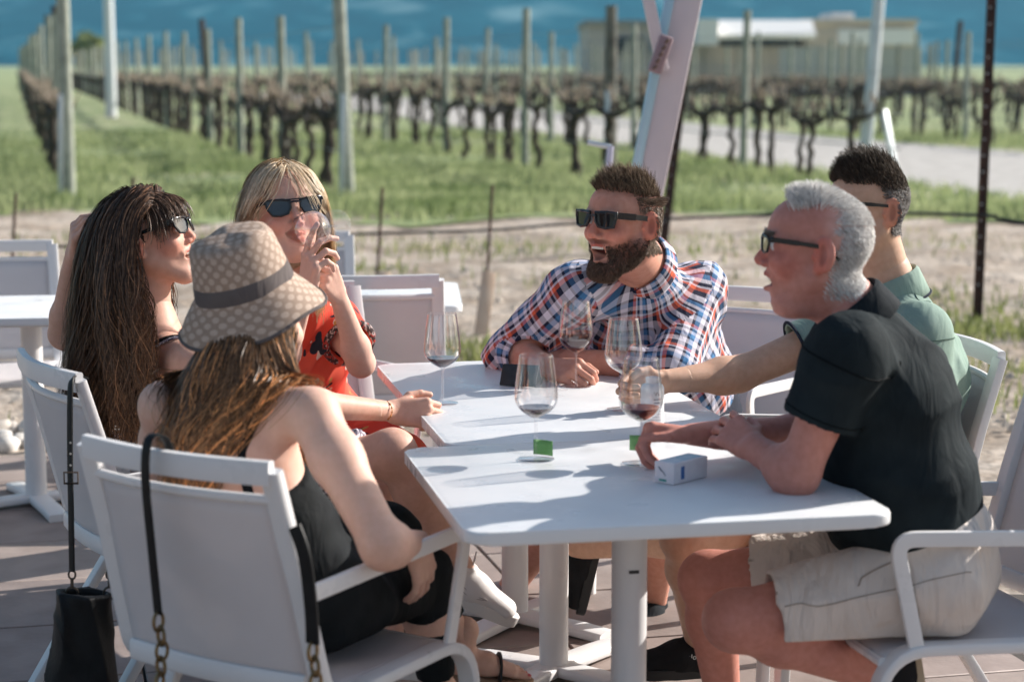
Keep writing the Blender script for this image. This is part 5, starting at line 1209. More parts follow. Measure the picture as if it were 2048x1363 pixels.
    bprob = lambda L: ((L[:, 2] < -.030-.35*np.clip(L[:, 1]-.02, 0, 1)) & (L[:, 1] > -.005-.25*(L[:, 2]+.12)) & (L[:, 2] > -.138) & ~((np.abs(L[:, 0]) < .030+.0*L[:, 1]) & (L[:, 2] > -.093) & (L[:, 1] > .05))).astype(float)+1.3*((np.abs(L[:, 0]) < .033) & (L[:, 2] < -.0375) & (L[:, 2] > -.0475) & (L[:, 1] > .066))+1.*((np.abs(L[:, 0]) > .026) & (np.abs(L[:, 0]) < .040) & (L[:, 2] < -.043) & (L[:, 2] > -.095) & (L[:, 1] > .045))
    bprob2 = lambda L: bprob(L)*(((L[:, 1] < .055) | (L[:, 2] < -.09) | (L[:, 2] < -.036)).astype(float))
    bprob3 = lambda L: bprob2(L)*np.clip(.12+(-.030-.35*np.clip(L[:, 1]-.02, 0, 1)-L[:, 2])/.022, 0, 1)
    short_hair(p, 'beard', f, hs, V, bprob3, 11000, lambda L: .0035+.0055*np.clip((-.06-L[:, 2])/.05, 0, 1), lambda L: np.stack([L[:, 0]*3, .25+0*L[:, 0], -1+0*L[:, 0]], 1), bm_, .0006, .34, .22, (.5, 1.9), seg=4)
    return p
# ------------------------------------------------------------------ 4. blonde woman drinking
def print_mat(name, base, spots, scale, thr=.55):
    m = mat(name, base, .85, spec=.2); t = m.node_tree; b = t.nodes['Principled BSDF']; tc = nd(t, 'ShaderNodeTexCoord'); last = None
    col_ = nd(t, 'ShaderNodeRGB'); col_.outputs[0].default_value = (*base, 1); last = col_.outputs[0]
    for k, (c, sc, th) in enumerate(spots):
        mp = nd(t, 'ShaderNodeMapping'); mp.inputs['Location'].default_value = (k*3.1, k*1.7, k); mp.inputs['Scale'].default_value = (1, 1, .55); t.links.new(tc.outputs['Object'], mp.inputs[0])
        n = nd(t, 'ShaderNodeTexNoise'); n.inputs['Scale'].default_value = sc; n.inputs['Detail'].default_value = 1; t.links.new(mp.outputs[0], n.inputs[0]); g = nd(t, 'ShaderNodeMath', operation='GREATER_THAN'); g.inputs[1].default_value = th; t.links.new(n.outputs[0], g.inputs[0])
        mx = nd(t, 'ShaderNodeMix', data_type='RGBA'); t.links.new(g.outputs[0], mx.inputs[0]); t.links.new(last, mx.inputs[6]); mx.inputs[7].default_value = (*c, 1); last = mx.outputs[2]
    t.links.new(last, b.inputs['Base Color']); return m
def blonde():
    J_ = dict(fwd=A_((.42, -.90, 0)), P=A_((-.66, 6.02, .545)), C=J(590, 715, 5.80), N=J(585, 580, 5.66), Rs=J(478, 632, 5.72), Ls=J(672, 640, 5.78), Le=J(722, 726, 5.60), Lw=J(676, 590, 5.42), Re=J(560, 742, 5.46), Rw=J(612, 580, 5.26),
              Lk=J(800, 925, 5.50), La=J(850, 1150, 5.6), Rk=J(700, 935, 5.50), Ra=J(760, 1150, 5.5)); hips(J_)
    f = Frame(J(570, 430, 5.42), (.36, -.92, .17), s=1.12, roll=R(-4)); J_['H'] = f.p(0, -.02, -.03)
    p = Person((-.66, 6.02), 'blonde woman in a red blouse and sunglasses drinking from a wine glass'); d = dict(FEM)
    hs = head_sdf(f, 'f', jaw=.92, nose=.95, neck=J_['N']); V, F = p.chunk(hs, .0032, paint_fn(f, FLUSH_EAR_SHADE+LIPS)); b = base_body(J_, d, neckr=.05); p.chunk(b, .009)
    ft = J(622, 470, 5.19)
    p.chunk(hand_sdf(J_['Rw'], J(628, 486, 5.215)-J_['Rw'], (-.75, -.60, .05), 'r', (28, 40, 25), thumb=((.7, .6, -.35), (.3, .9, -.35), (.1, .95, -.3)), **farm(J_, d, 'R', .78), s=1.03, per=[(4, 12, 10), (30, 45, 25), (50, 60, 30), (60, 65, 30)]), .0026)
    p.chunk(hand_sdf(J_['Lw'], J(648, 532, 5.33)-J_['Lw'], (.25, -.85, .45), 'l', (70, 85, 50), thumb=((.6, .6, -.5), (.0, .85, -.6), (-.5, .7, -.5)), **farm(J_, d, 'L', .78), s=1.0), .0026)
    p.finish(skin('skin_fair', (.69, .42, .33), (.73, .46, .365)))
    red = print_mat('red_print_cotton', (.66, .075, .045), [((.74, .12, .075), 9, .5), ((.03, .035, .05), 26, .66), ((.75, .70, .62), 31, .68), ((.50, .32, .10), 28, .70)], 14)
    s = Sdf(); torso(s, J_, d, .016)
    for q in 'LR': s.add(cone(J_[q+'s'], lerp(J_[q+'s'], J_[q+'e'], .55), .066, .072, flat_b=True), .04)
    s.disp = folds(.010, 60, [(0, 0, 1), (.2, .1, 1), (.6, .2, 1)], 31)
    for q in 'LR': hollow(s, J_[q+'s'], J_[q+'e'], .55, .058)
    s.sub(cone(J_['N']+J_['fwd']*.01, f.p(0, .03, -.1), .056, .07), .004); s.sub(cone(J_['N']+J_['fwd']*.07, lerp(J_['C'], J_['N'], .5)+J_['fwd']*.13, .05, .012), .004); s.clip(J_['P']+A_((0, 0, -.02)), (0, 0, -1))
    p.cloth('blouse', s, .006, red)
    e = lerp(J_['Ls'], J_['Le'], .53); w = unit(J_['Le']-J_['Ls']); x = unit(np.cross(w, (0, 0, 1))); y = np.cross(w, x); q = MB(); q.tube([e+(x*math.cos(a)+y*math.sin(a))*.070 for a in np.linspace(0, 2*math.pi, 25)], .011, 8); p.put('sleeve_trim', q, print_mat('trim_print', (.06, .04, .04), [((.45, .36, .34), 120, .55), ((.4, .06, .05), 90, .6)], 80))
    s = Sdf(); s.add(econe(J_['P'], J_['P']+A_((0, 0, .08)), (.185, .13), (.15, .115), J_['Rh']-J_['Lh']), .05)
    for q in 'LR': s.add(cone(J_[q+'h'], lerp(J_[q+'h'], J_[q+'k'], 1.02), .10, .085), .06)
    s.disp = folds(.006, 30, [(1, 0, .2), (.3, 1, -.4)], 33); p.cloth('skirt', s, .008, red)
    for q in 'LR': shoe(p, J_[q+'a'], J_[q+'a']+A_((.1, -.25, -.02)), (0, 0, 1), mat('tan_shoe', (.35, .22, .15), .6), mat('tan_sole', (.45, .37, .26), .7), s=.92)
    eyes(p, f); ol = [(-.022, .013), (-.004, .017), (.020, .0185), (.035, .018), (.033, -.001), (.022, -.019), (.004, -.021), (-.014, -.017), (-.022, -.003)]
    spectacles(p, f, 'sunglasses', ol, .034, .106, .012, .005, BLK, LENS, curve=6., temple_h=.008, topbar=True, tz=.014)
    q = MB(); rg = lerp(J_['Lw'], J(648, 532, 5.33), .85); q.lathe([(0, 0), (.011, 0), (.012, .004), (.008, .008), (0, .0085)], n=20, M=Matrix(Frame(J(632, 543, 5.265), (0, .4, .9), (-.35, -.93, .1), 1.1).mat4())); p.put('ring', q, mat('ring_silver', (.35, .38, .40), .2, metal=.8))
    hm = hair_mat('blonde_hair', (.56, .42, .27), (.76, .61, .43), .4)
    prob = lambda L: ((L[:, 2] > .062-.9*np.clip(.055-L[:, 1], 0, .2)) & (L[:, 1] < .056) & (L[:, 2] > -.06)).astype(float)
    P, L = scalp_roots(V, f, prob, 7500); N = grad(hs, P); loc = np.stack([np.sign(L[:, 0]+.018)*(.30+0*L[:, 0]), -.15+.55*np.clip(L[:, 1]*12, -1, 1)*(L[:, 2] > .06), -.75+0*L[:, 0]], 1); D0 = N*.2+loc@f.M.T
    cl = Sdf(); cl.ops = hs.ops+b.ops
    sh = Sdf(); sh.add(ell(f.p(0, -.022, .030), A_((.080, .100, .090))*f.s, f.M), .02); sh.add(ell(f.p(0, -.045, -.05), A_((.070, .050, .085))*f.s, f.M), .03); Vs, Fs = sh.poly(.006); Ls_ = f.inv(Vs)
    # drop the shell's faces in front of the face
    keep = ~(((Ls_[:, 1] > .030) & (Ls_[:, 2] < .085)) | ((Ls_[:, 1] > .0) & (Ls_[:, 2] < -.01)))[Fs].any(1); ex = (Vs, Fs[keep], np.full((len(Vs), 3), .55))
    def tg(q, t):
        l = f.inv(q); pull = np.zeros_like(l); pull[:, 1] = np.where((l[:, 1] > .02) & (l[:, 2] < .055), -1.3, 0); pull[:, 0] = np.where((l[:, 1] > .01), np.sign(l[:, 0])*.35, 0); return pull@f.M.T
    long_hair(p, 'hair', cl, P, D0, 18, .0140, (0, 0, -1), hm, .0011, .004, (.006, 5), tg, (.55, 1.35), extra=ex, drag=.72, hc=f.o)
    # her glass, base towards the viewer
    mouth = f.p(.006, .100, -.060); ax = unit((.52, -.83, .14)); foot = mouth+ax*.232+A_((.004, 0, .012)); z = -ax; x = unit(np.cross((0, 0, 1), z)); y = np.cross(z, x); M = Matrix((x, y, z)).transposed()
    glass(tuple(foot), 'wine glass tipped up to the blonde woman\'s mouth, its foot towards the viewer', 0, None, M)
    return p
# ------------------------------------------------------------------ 5. long-haired brunette
def brunette():
    J_ = dict(fwd=A_((.86, .50, 0)), P=A_((-.83, 4.98, .545)), C=J(318, 775, 4.98), N=J(300, 652, 4.97), Rs=J(372, 722, 4.82), Ls=J(238, 705, 5.16), Re=J(585, 806, 4.70), Rw=J(782, 822, 4.93), Le=J(128, 668, 5.20), Lw=J(146, 510, 5.05),
              Rk=J(785, 905, 4.76), Ra=J(922, 1135, 4.86), Lk=J(745, 985, 4.98), La=J(800, 1290, 4.95)); hips(J_)
    f = Frame(J(300, 480, 4.97), (.96, -.12, .30), s=1.03); J_['H'] = f.p(0, -.02, -.03)
    p = Person((-.83, 4.98), 'woman with long dark brown wavy hair and sunglasses laughing, one hand raised to her hair'); d = dict(FEM)
    hs = head_sdf(f, 'f', open_=.35, smile=1., jaw=.95, nose=.95, neck=J_['N']); V, F = p.chunk(hs, .0032, paint_fn(f, FLUSH_EAR_SHADE+LIPS+[((0, .085, -.062), (.018, .030, .007), (.2, .07, .07), .3)])); b = base_body(J_, d, neckr=.05); p.chunk(b, .008)
    p.chunk(hand_sdf(J_['Rw'], (.98, .10, -.06), (-.05, -.92, .40), 'r', (46, 66, 30), thumb=((.75, .6, -.3), (.3, .9, -.3), (.0, .95, -.3)), **farm(J_, d, 'R', .8), s=1.02), .0026)
    p.chunk(hand_sdf(J_['Lw'], J(152, 448, 4.98)-J_['Lw'], (-.92, -.30, .1), 'l', (28, 45, 25), thumb=((.6, .7, -.4), (.2, .9, -.4), (.1, .9, -.4)), **farm(J_, d, 'L', .8)), .003)
    p.finish(skin('skin_rosy', (.63, .36, .265), (.68, .40, .305)))
    pat = print_mat('grey_print', (.20, .18, .23), [((.60, .57, .60), 110, .52), ((.08, .07, .10), 90, .58)], 100)
    s = Sdf(); torso(s, J_, d, .012, up_to_neck=False); s.disp = folds(.003, 40, [(0, 0, 1)], 41); s.clip(lerp(J_['C'], J_['N'], .05), (0, 0, 1)); s.clip(J_['P']+A_((0, 0, -.03)), (0, 0, -1)); p.cloth('camisole', s, .007, pat)
    bk = -J_['fwd']
    for nm, mm, off, w in (('strap', fabric('black_strap', (.012, .012, .014)), 0., .008), ('patterned_strap', pat, .016, .008)):
        b2 = MB(); a = lerp(J_['N'], J_['Rs'], .72)+A_((0, 0, .052)); sd = unit(J_['Rs']-J_['Ls']); c = lerp(J_['C'], J_['N'], .02)+bk*.10+sd*.02; pts = [a+J_['fwd']*.06, a+bk*.01, lerp(a, c, .35)+bk*.045, lerp(a, c, .7)+bk*.045, c+bk*.012]
        pts = spline([q+sd*off+A_((0, 0, .0)) for q in pts], 5); bq = np.array(pts); sdv = b.at(bq); G = grad(b, bq); bq = bq-G*(sdv-.004)[:, None]; b2.tube([tuple(q) for q in bq], 1, 8, flat=(.014, .004), up=tuple(bk)); p.put(nm, b2, mm)
    s = Sdf(); s.add(econe(J_['P'], J_['P']+A_((0, 0, .08)), (.185, .13), (.15, .115), J_['Rh']-J_['Lh']), .05)
    for q, fr in (('L', .92), ('R', .86)): s.add(cone(J_[q+'h'], lerp(J_[q+'h'], J_[q+'k'], fr), .098, .074, flat_b=True), .05)
    s.disp = folds(.005, 34, [(1, 0, .2), (.3, 1, -.4)], 43); p.cloth('skirt', s, .008, pat)
    ws_ = mat('white_leather', (.74, .70, .68), .5, (.78, .74, .72), 12, .15, 120); so, fs = shoe(p, J_['Ra'], J(1060, 1240, 4.88), (.45, -.12, .88), ws_, mat('white_rubber', (.72, .69, .66), .6), stripe=ws_, s=.95, sole_h=.032)
    b2 = MB()                                    # stitched side mark
    pts = [(-.0415, .055, .066), (-.0435, .085, .047), (-.0455, .115, .040), (-.0465, .14, .045), (-.0455, .16, .052), (-.0465, .138, .050), (-.0450, .11, .050), (-.0435, .085, .058)]
    side_ = 1 if fs.M[1, 0] < 0 else -1
    pts = [fs.p(-x*side_ if side_ == 1 else x, y, z) for x, y, z in pts]
    b2.tube(spline([A_(q) for q in pts]+[A_(pts[0])], 4), .0012, 5); me = b2.mesh('side_mark'); sub_link('side_mark', me, mat('stitch_grey', (.40, .36, .35), .7), so)
    shoe(p, J_['La'], J_['La']+A_((.22, -.02, -.02)), (0, 0, 1), ws_, mat('white_rubber', (.72, .69, .66), .6), s=.95)
    b2 = MB(); e = lerp(J_['Re'], J_['Rw'], .93); w = unit(J_['Rw']-J_['Re']); x = unit(np.cross(w, (0, 0, 1))); y = np.cross(w, x)
    for a in np.linspace(0, 2*math.pi, 15)[:-1]: c = e+(x*math.cos(a)*.028+y*math.sin(a)*.024); b2.lathe([(0, -.003), (.003, 0), (0, .003)], c, 6)
    b2.tube([e+(x*math.cos(a)*.028+y*math.sin(a)*.024) for a in np.linspace(0, 2*math.pi, 25)], .0011, 5); p.put('bracelet', b2, mat('gold_chain', (.70, .38, .12), .25, metal=.9))
    teeth(p, f, -.0555, .008, .019, .0855); eyes(p, f); ol = [(-.022, .013), (.006, .017), (.035, .018), (.033, .000), (.022, -.019), (.004, -.021), (-.014, -.017), (-.022, -.003)]
    spectacles(p, f, 'sunglasses', ol, .034, .106, .014, .006, BLK, LENS, curve=6., temple_h=.011, tz=.013)
    hm = hair_mat('dark_brown_hair', (.040, .022, .014), (.080, .046, .029), .38)
    prob = lambda L: ((L[:, 2] > .070-.9*np.clip(.050-L[:, 1], 0, .2)) & (L[:, 1] < .06) & (L[:, 2] > -.06)).astype(float)
    P, L = scalp_roots(V, f, prob, 13000); N = grad(hs, P); loc = np.stack([np.sign(L[:, 0])*.45, -.7+0*L[:, 0], -.25+0*L[:, 0]], 1); D0 = N*.5+loc@f.M.T; cl = Sdf(); cl.ops = hs.ops+b.ops
    tail = Sdf(); tail.add(ell(f.p(0, -.022, .030), A_((.080, .100, .090))*f.s, f.M), .02); tail.add(ell(f.p(0, -.05, -.05), A_((.066, .045, .085))*f.s, f.M), .03); Vs, Fs = tail.poly(.007); Ls_ = f.inv(Vs)
    keep = ~(((Ls_[:, 1] > .015) & (Ls_[:, 2] < .085)) | ((Ls_[:, 1] > -.02) & (Ls_[:, 2] < -.01)))[Fs].any(1); ex = (Vs, Fs[keep], np.full((len(Vs), 3), .5))
    def tg(q, t):
        l = f.inv(q); pull = np.zeros_like(l); pull[:, 1] = np.where((l[:, 1] > .040) & (l[:, 2] < .075), -1.2, 0); pull[:, 0] = np.where((l[:, 1] > .0), np.sign(l[:, 0])*.4, 0); w_ = pull@f.M.T
        near = (L[:, 0] > .01) & (L[:, 1] > -.035); w_[:, 0] += np.where(near, .30*(t < .62), -.07)*np.clip(t*2, 0, 1); w_[:, 1] -= np.where(near, .12, 0); return w_
    long_hair(p, 'hair', cl, P, D0, 26, .0205, (0, 0, -1), hm, .0012, .004, (.024, 11), tg, (.45, 2.0), tip=(1.7, 1.6, 1.4), extra=ex, drag=.74, hc=f.o, tint=lambda v: np.where((rng.random(len(v)) < .14)[:, None], v[:, None]*A_((3.0, 2.7, 2.3)), v[:, None]*np.ones((1, 3))))
    bang = lambda L: ((L[:, 2] > .088) & (L[:, 1] > .0)).astype(float)
    short_hair(p, 'fringe', f, hs, V, bang, 2600, lambda L: .122-.7*(L[:, 1]), lambda L: np.stack([L[:, 0]*4, .9+0*L[:, 0], -.35+0*L[:, 0]], 1), hair_mat('fringe_hair', (.075, .045, .03), (.13, .08, .055), .34), .0012, lift=.10, curl=.08, cv=(.5, 1.7), seg=9, comb2=lambda L: np.stack([L[:, 0]*3, -.15+0*L[:, 0], -1+0*L[:, 0]], 1))
    return p
# ------------------------------------------------------------------ 6. woman in the bucket hat
def hat_mat():
    m = bpy.data.materials.new('monogram_canvas'); m.use_nodes = True; t = m.node_tree; b = t.nodes['Principled BSDF']; b.inputs['Roughness'].default_value = .85; b.inputs['Specular IOR Level'].default_value = .2
    uv = nd(t, 'ShaderNodeUVMap', uv_map='cloth'); mp = nd(t, 'ShaderNodeMapping'); mp.inputs['Rotation'].default_value = (0, 0, R(45)); mp.inputs['Scale'].default_value = (44, 44, 44); t.links.new(uv.outputs[0], mp.inputs[0])
    sp = nd(t, 'ShaderNodeSeparateXYZ'); t.links.new(mp.outputs[0], sp.inputs[0])
    def M(op, a, b_=None):
        n = nd(t, 'ShaderNodeMath', operation=op)
        for i, q in enumerate((a, b_)):
            if q is None: continue
            if isinstance(q, (int, float)): n.inputs[i].default_value = q
            else: t.links.new(q, n.inputs[i])
        return n.outputs[0]
    cx = M('SUBTRACT', M('FRACT', sp.outputs[0]), .5); cy = M('SUBTRACT', M('FRACT', sp.outputs[1]), .5); r2 = M('SQRT', M('ADD', M('MULTIPLY', cx, cx), M('MULTIPLY', cy, cy)))
    ring = M('LESS_THAN', M('ABSOLUTE', M('SUBTRACT', r2, .40)), .055); blob = M('LESS_THAN', r2, .36); nz = nd(t, 'ShaderNodeTexNoise'); nz.inputs['Scale'].default_value = 160; t.links.new(uv.outputs[0], nz.inputs[0])
    m1 = nd(t, 'ShaderNodeMix', data_type='RGBA'); m1.inputs[6].default_value = (.36, .255, .19, 1); m1.inputs[7].default_value = (.54, .41, .325, 1); t.links.new(blob, m1.inputs[0])
    m2 = nd(t, 'ShaderNodeMix', data_type='RGBA', blend_type='MULTIPLY'); m2.inputs[0].default_value = .35; t.links.new(m1.outputs[2], m2.inputs[6]); t.links.new(nz.outputs[0], m2.inputs[7])
    br = nd(t, 'ShaderNodeBrightContrast'); br.inputs['Bright'].default_value = .03; t.links.new(m2.outputs[2], br.inputs[0]); t.links.new(br.outputs[0], b.inputs['Base Color']); return m
def hat_woman():
    hfv = A_((.56, .83, 0))
    J_ = dict(fwd=hfv, P=A_((-.455, 3.99, .535)), C=J(468, 905, 4.03), N=J(482, 752, 4.08), Rs=J(625, 828, 3.92), Ls=J(328, 812, 4.20), Re=J(768, 1092, 3.74), Rw=J(838, 1084, 3.97), Le=J(330, 1010, 4.42), Lw=J(520, 1010, 4.52),
              Rk=J(842, 1155, 4.24), Ra=J(880, 1400, 4.30), Lk=J(770, 1065, 4.40), La=J(925, 1285, 4.46)); hips(J_)
    f = Frame(J(508, 610, 4.17), (.72, .58, .32), s=.98, roll=R(-3)); J_['H'] = f.p(0, -.02, -.03)
    p = Person((-.455, 3.99), 'woman seen from behind in a monogrammed bucket hat and black strappy dress'); d = dict(FEM); d.update(ua=.050, el=.042, sr=.048, cw=.138, hw=.155, fa=.040)
    hs = head_sdf(f, 'f', neck=J_['N']); V, F = p.chunk(hs, .004); b = base_body(J_, d, neckr=.052); p.chunk(b, .008)
    p.chunk(hand_sdf(J_['Rw'], (.10, .45, -.85), (.55, -.55, .4), 'r', (14, 22, 12), spread=.07, **farm(J_, d, 'R', .76)), .0028); p.chunk(hand_sdf(J_['Lw'], J_['Lw']-J_['Le'], (0, 0, 1), 'l', **farm(J_, d, 'L', .8)), .004)
    p.finish(skin('skin_peach', (.68, .415, .315), (.725, .455, .355)))  # one light skin tone over the whole body
    blk = fabric('black_satin', (.010, .012, .013), (.016, .018, .02), .8)
    s = Sdf(); torso(s, J_, d, .013, up_to_neck=False); s.disp = folds(.010, 44, [(0, 0, 1), (.5, 0, 1), (1, .5, .3)], 51); s.clip(lerp(J_['C'], J_['N'], -.35), (-.35*hfv[0], -.35*hfv[1], .94))
    for q in 'LR': s.add(cone(J_[q+'h'], lerp(J_[q+'h'], J_[q+'k'], 1.0), .100, .068), .06); s.add(cone(J_[q+'k'], lerp(J_[q+'k'], J_[q+'a'], .80), .064, .046, flat_b=True), .04)
    p.cloth('dress', s, .007, blk)
    bk = -hfv; sd = unit(J_['Rs']-J_['Ls'])
    for nm, q, tt, w in (('strap', 'Ls', .62, .007), ('strap', 'Ls', .72, .012), ('strap', 'Rs', .55, .022)):
        a = lerp(J_['N'], J_[q], tt)+A_((0, 0, .05)); c = lerp(J_['C'], J_['N'], -.45)+bk*.10+(J_[q]-J_['N'])*.62; c[2] = lerp(J_['C'], J_['N'], -.40)[2]
        pts = np.array(spline([a+hfv*.07, a, lerp(a, c, .3)+bk*.05, lerp(a, c, .65)+bk*.05, c], 6)); pts = pts-grad(b, pts)*(b.at(pts)-.003)[:, None]; b2 = MB(); b2.tube([tuple(x) for x in pts], 1, 8, flat=(w, .004), up=tuple(bk)); p.put(nm, b2, blk)
    # sandals
    cork = mat('cork_sole', (.24, .155, .10), .85, (.32, .21, .14), 40); sdl = mat('black_strap_leather', (.02, .018, .018), .5)
    for q, tv in (('L', (.62, .1, -.16)), ('R', (.2, .18, -.02))):
        a = J_[q+'a']; up = unit((.15, 0, 1)); fw = A_(tv); fw = unit(fw-up*(fw@up)); ff = Frame(a-fw*.06-up*.085, fw, up, .95); s = Sdf(); sx = ff.M[:, 0]
        s.add(econe(ff.p(0, .03, .045), ff.p(0, .13, .045), (.028, .032), (.038, .026), sx), .02); s.add(econe(ff.p(0, .13, .042), ff.p(0, .195, .034), (.038, .022), (.040, .013), sx), .02); s.add(cone(ff.p(0, .05, .05), a+up*.03, .033, .034), .03)
        for k, x in enumerate((-.026, -.010, .006, .024)): s.grp([cone(ff.p(x*1.1, .195, .032), ff.p(x*1.2, .232-.006*abs(k-3), .031), .0085, .0075)], .006)
        V2, F2 = s.poly(.0035); me = npmesh('bare_foot', V2, F2); C2 = np.ones((len(V2), 3)); L2 = ff.inv(V2); C2[(L2[:, 1] > .228) & (L2[:, 2] > .034)] = (.8, .18, .3); add_col(me, C2); fo = link('bare_foot', me, bpy.data.materials['skin_peach'], p.root, True)
        o = []
        for i in range(28): a_ = 2*math.pi*i/28; yy = .128*math.cos(a_); xx = (.045 if yy > 0 else .036)*math.copysign(abs(math.sin(a_))**.75, math.sin(a_)); o.append((xx, yy+.125))
        b2 = MB(); b2.prism(o, -.02, .018, .004); sole = p.put('sandal', b2, cork, M=ff.mat4()); b3 = MB(); b3.tube([ff.p(.043*math.cos(t), .16, .012+.045*math.sin(t)) for t in np.linspace(0, math.pi, 13)], 1, 8, flat=(.035, .006), up=tuple(fw)); sub_link('sandal_strap', b3.mesh('sandal_strap'), sdl, sole)
    # hair
    hm = hair_mat('chestnut_hair', (.075, .040, .022), (.15, .085, .045), .36)
    prob = lambda L: ((L[:, 2] > -.075) & (L[:, 1] < .035) & (L[:, 2] < .005)).astype(float); P, L = scalp_roots(V, f, prob, 9500); N = grad(hs, P); D0 = N*.35+np.tile(A_((0, 0, -1)), (len(P), 1)); cl = Sdf(); cl.ops = hs.ops+b.ops
    tail = Sdf(); tail.add(ell(f.p(0, -.020, .020), A_((.079, .098, .085))*f.s, f.M), .02); tail.add(ell(f.p(0, -.05, -.06), A_((.066, .045, .085))*f.s, f.M), .03); Vs, Fs = tail.poly(.008); Ls_ = f.inv(Vs); keep = ~((Ls_[:, 1] > .02) & (Ls_[:, 2] < .05))[Fs].any(1); ex = (Vs, Fs[keep], np.full((len(Vs), 3), .6))
    def tg(q, t):
        l = f.inv(q); pull = np.zeros_like(l); pull[:, 1] = np.where(l[:, 1] > .01, -.9, 0); w_ = pull@f.M.T; w_ += bk*.10; lat = (q-J_['N'])@sd-.035; w_ -= sd*(np.clip(lat*9, -1.2, 1.2)*(.4+.6*t))[:, None]; return w_
    long_hair(p, 'hair', cl, P, D0, 26, .0150, (0, 0, -1), hm, .0013, .004, (.024, 8), tg, (.4, 1.7), tip=(2.6, 2.3, 1.9), extra=ex, drag=.75, hc=f.o, tint=lambda v: np.where((rng.random(len(v)) < .15)[:, None], v[:, None]*A_((4.0, 3.3, 2.5)), v[:, None]*np.ones((1, 3))))
    # bucket hat, in head space
    fh = Frame(f.p(0, -.010, .028), f.M[:, 1], f.M[:, 2], .93); hb = MB(); prof = [(0, .150), (.04, .1495), (.070, .1475), (.083, .141), (.090, .128), (.097, .085), (.1035, .040), (.106, .022), (.118, .004), (.136, -.020), (.152, -.044), (.158, -.053), (.1565, -.055), (.150, -.0465), (.134, -.0225), (.116, .001), (.103, .020), (.1005, .04), (.094, .085), (.087, .126), (.08, .137), (0, .146)]
    hb.lathe(prof, n=72); me = hb.mesh('bucket_hat', True, 60)
    for v in me.vertices:
        a = math.atan2(v.co.y, v.co.x); v.co.y *= 1.10; v.co.z += (.006*math.sin(3*a+1)+.004*math.sin(5*a))*(1 if v.co.z < .02 else .6 if v.co.z > .1 else .3)
    me.transform(fh.mat4()); me2 = me; uvl = me.uv_layers.new(name='cloth')
    inv = lambda q: fh.inv(np.array([q]))[0]
    for poly in me.polygons:
        c = inv(poly.center); a0 = math.atan2(c[1], c[0])
        for li in poly.loop_indices:
            q = inv(me.vertices[me.loops[li].vertex_index].co); a = math.atan2(q[1], q[0]); a = a0+((a-a0+math.pi) % (2*math.pi)-math.pi)
            rr = math.hypot(q[0], q[1]); uvl.data[li].uv = (a*.11, q[2]*1.0-rr*.6) if q[2] < .14 else (q[0], q[1])
    hat = link('bucket_hat', me, hat_mat(), p.root, True)
    bd = MB(); bd.lathe([(.1075, .020), (.1065, .024), (.1025, .055), (.1015, .056), (.1000, .056), (.1045, .020)], n=72, closed=True); mb_ = bd.mesh('hat_band', True, 60)
    for v in mb_.vertices: v.co.y *= 1.10
    mb_.transform(fh.mat4()); sub_link('hat_band', mb_, fabric('grey_band', (.105, .088, .085), (.13, .11, .105)), hat)
    ed = MB(); ed.tube([(.158*math.cos(a), .158*1.10*math.sin(a), -.054+.006*math.sin(3*a+1)+.004*math.sin(5*a)) for a in np.linspace(0, 2*math.pi, 73)], .0042, 8, cap=False); me = ed.mesh('brim_edge'); me.transform(fh.mat4()); sub_link('brim_edge', me, fabric('grey_band', (.105, .088, .085)), hat)
    return p
PEOPLE = [old_man(), green_man(), plaid_man(), blonde(), brunette(), hat_woman()]

# ================================================================== BAGS
brass = mat('aged_brass', (.22, .15, .07), .35, metal=.85); blkl = mat('bag_leather', (.006, .006, .0065), .5, (.010, .010, .0105), 30, .4, 120, spec=.25)
def chair_pt(x, y, z): r = A_((hf[1], -hf[0])); r = r/np.linalg.norm(r); q = A_(HATC)+r*x+unit(hf)*y; return A_((q[0], q[1], z+.004))
sb = empty('shoulder_bag', tuple(chair_pt(0, -.40, 0)), 0, 'black shoulder bag hung by its strap and brass chain over the nearest chair back', 'bag')
q = MB(); q.tube(spline([chair_pt(.0, -.36, .86), chair_pt(.0, -.385, .918), chair_pt(-.002, -.424, .922), chair_pt(-.005, -.433, .85), chair_pt(-.01, -.415, .70), chair_pt(-.015, -.398, .58)], 4), 1, 8, flat=(.022, .005), up=tuple(-A_((hf[0], hf[1], 0)))); q.build('strap', blkl, sb, ws=True)
q = MB(); q.tube(spline([chair_pt(.272, -.335, .775), chair_pt(.295, -.335, .72), chair_pt(.300, -.325, .62), chair_pt(.298, -.32, .555)], 4), 1, 8, flat=(.030, .006), up=tuple(-A_((hf[0], hf[1], 0)))); q.build('strap', blkl, sb, ws=True)
def torus(m, c, R_, r, M, n=16, k=6): m.tube([tuple(A_(c)+M@A_((R_*math.cos(a)*.72, R_*math.sin(a), 0))) for a in np.linspace(0, 2*math.pi, n+1)], r, k, cap=False)
for x, y0, z0, tl in ((-.016, -.397, .565, 0), (.298, -.32, .54, 1)):
    for i in range(12):
        ang = (.2 if i % 2 else 1.5)+.2*math.sin(i); c, s_ = math.cos(ang), math.sin(ang); r = A_((hf[1], -hf[0], 0))/np.linalg.norm(hf); bkv = A_((-hf[0], -hf[1], 0)); xv = r*c+bkv*s_; M = np.stack([xv, A_((0, 0, 1)), np.cross(xv, (0, 0, 1))], 1)
        m_ = MB(); torus(m_, chair_pt(x-.001*i, y0+.006*math.sin(i)+.002*i, z0-.030*i), .019, .0036, M); m_.build('chain_link', brass, sb, ws=True)
m_ = MB(); m_.box(tuple(chair_pt(.14, -.44, .11)), (.34, .09, .18), Matrix.Rotation(math.atan2(hf[1], hf[0])-math.pi/2, 3, 'Z'), bevel=.02); m_.build('bag_body', blkl, sb, ws=True)
